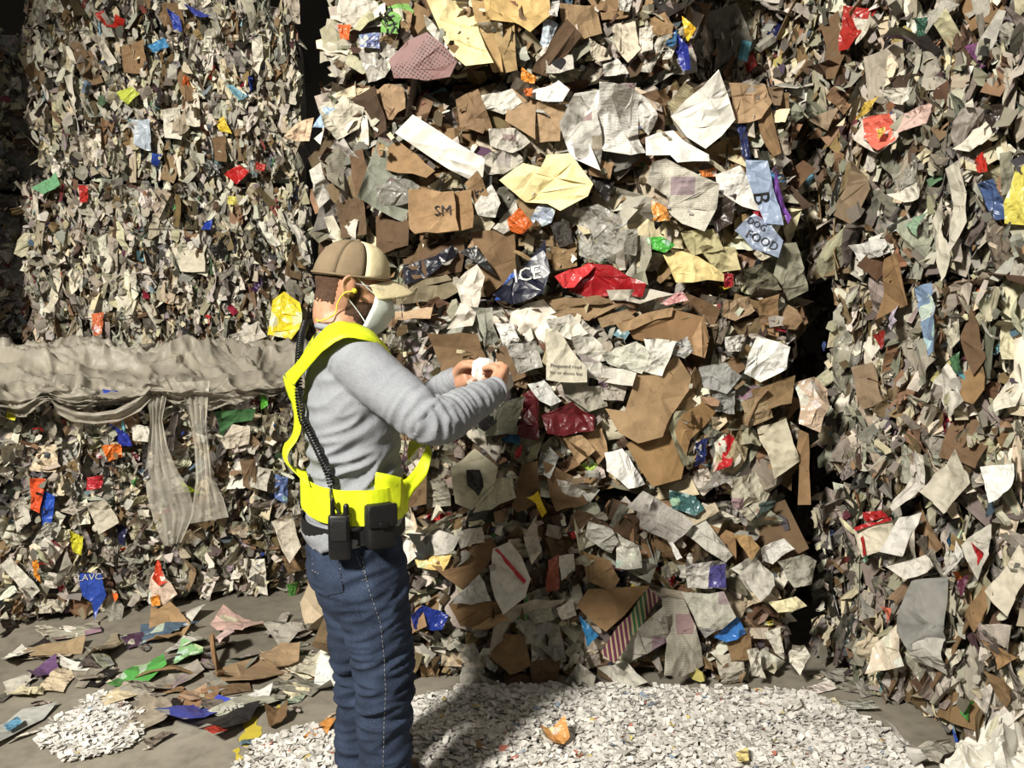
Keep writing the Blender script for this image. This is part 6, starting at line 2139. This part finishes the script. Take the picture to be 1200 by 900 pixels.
# ------------------------------------------------------------------ shredded white paper
def shreds(name, label, regions, seed):
    rg = random.Random(seed)
    V = []; Fc = []; cols = []
    for poly, n, hgt in regions:
        P = [at_z(x, y, 0) for x, y in poly]
        pl = [(p.x, p.y) for p in P]
        x0, x1 = min(p[0] for p in pl), max(p[0] for p in pl); y0, y1 = min(p[1] for p in pl), max(p[1] for p in pl)
        k = 0
        while k < n:
            x, y = rg.uniform(x0, x1), rg.uniform(y0, y1)
            if not inside(pl, x, y): continue
            e = min(math.hypot(x - (a[0] + (b[0] - a[0]) * t), y - (a[1] + (b[1] - a[1]) * t)) for a, b in zip(pl, pl[1:] + pl[:1]) for t in (0, .2, .4, .6, .8))
            if rg.random() > 0.25 + e * 7: continue
            k += 1
            h = hgt * min(1, e * 4) * (0.6 + 0.8 * noise.noise(Vector((x * 5, y * 5, 1)))) * rg.random() ** 0.5
            L = rg.uniform(0.011, 0.036); w = L * rg.uniform(0.3, 0.8)
            R = Matrix.Rotation(rg.uniform(0, 6.28), 3, 'Z') @ Matrix.Rotation(rg.gauss(0, 0.24), 3, 'X') @ Matrix.Rotation(rg.gauss(0, 0.24), 3, 'Y')
            c = Vector((x, y, max(0.004, h) + L * 0.35))
            b = len(V)
            bend = rg.uniform(-0.5, 0.5) * L
            for q in ((-L, -w, bend), (0, -w, 0), (L, -w * 0.8, bend), (-L, w * 0.7, bend), (0, w, 0), (L, w, bend)):
                p = c + R @ Vector((q[0] * 0.5, q[1] * 0.5, q[2] * 0.5))
                p.z = max(p.z, 0.002)
                V.append(p)
            Fc += [(b, b + 1, b + 4, b + 3), (b + 1, b + 2, b + 5, b + 4)]
            g = rg.uniform(200, 238)
            col = (g, g * 0.985, g * 0.955)
            r = rg.random()
            if r < 0.02: col = rg.choice(((220, 200, 120), (150, 170, 190), (190, 120, 100), (150, 120, 90)))
            elif r < 0.08: col = (170, 166, 158)
            cols += [lin(col)] * 6
    m = mesh_of(name, V, Fc)
    a = m.color_attributes.new('Col', 'FLOAT_COLOR', 'POINT')
    buf = []
    for c in cols: buf += list(c)
    a.data.foreach_set('color', buf)
    o = link(name, m, M['stuff'])
    tag(o, label, 'shredded paper', kind='stuff')
shreds('shredded_paper', 'wide spread of white shredded paper before the middle bale', [
    ([(300, 920), (330, 880), (420, 850), (500, 815), (620, 805), (940, 812), (1010, 840), (1060, 870), (1090, 920), (700, 960)], 21000, 0.045),
    ([(490, 850), (540, 806), (640, 806), (680, 820), (620, 850)], 2600, 0.09),
    ([(270, 905), (300, 870), (370, 850), (400, 880), (390, 925)], 1300, 0.02)], 3)
shreds('shredded_paper', 'small patch of white shredded paper on bare floor at lower left', [
    ([(36, 872), (70, 840), (110, 824), (150, 836), (172, 856), (150, 880), (80, 896)], 1500, 0.03),
    ([(95, 826), (120, 812), (170, 838), (140, 850)], 250, 0.01)], 4)
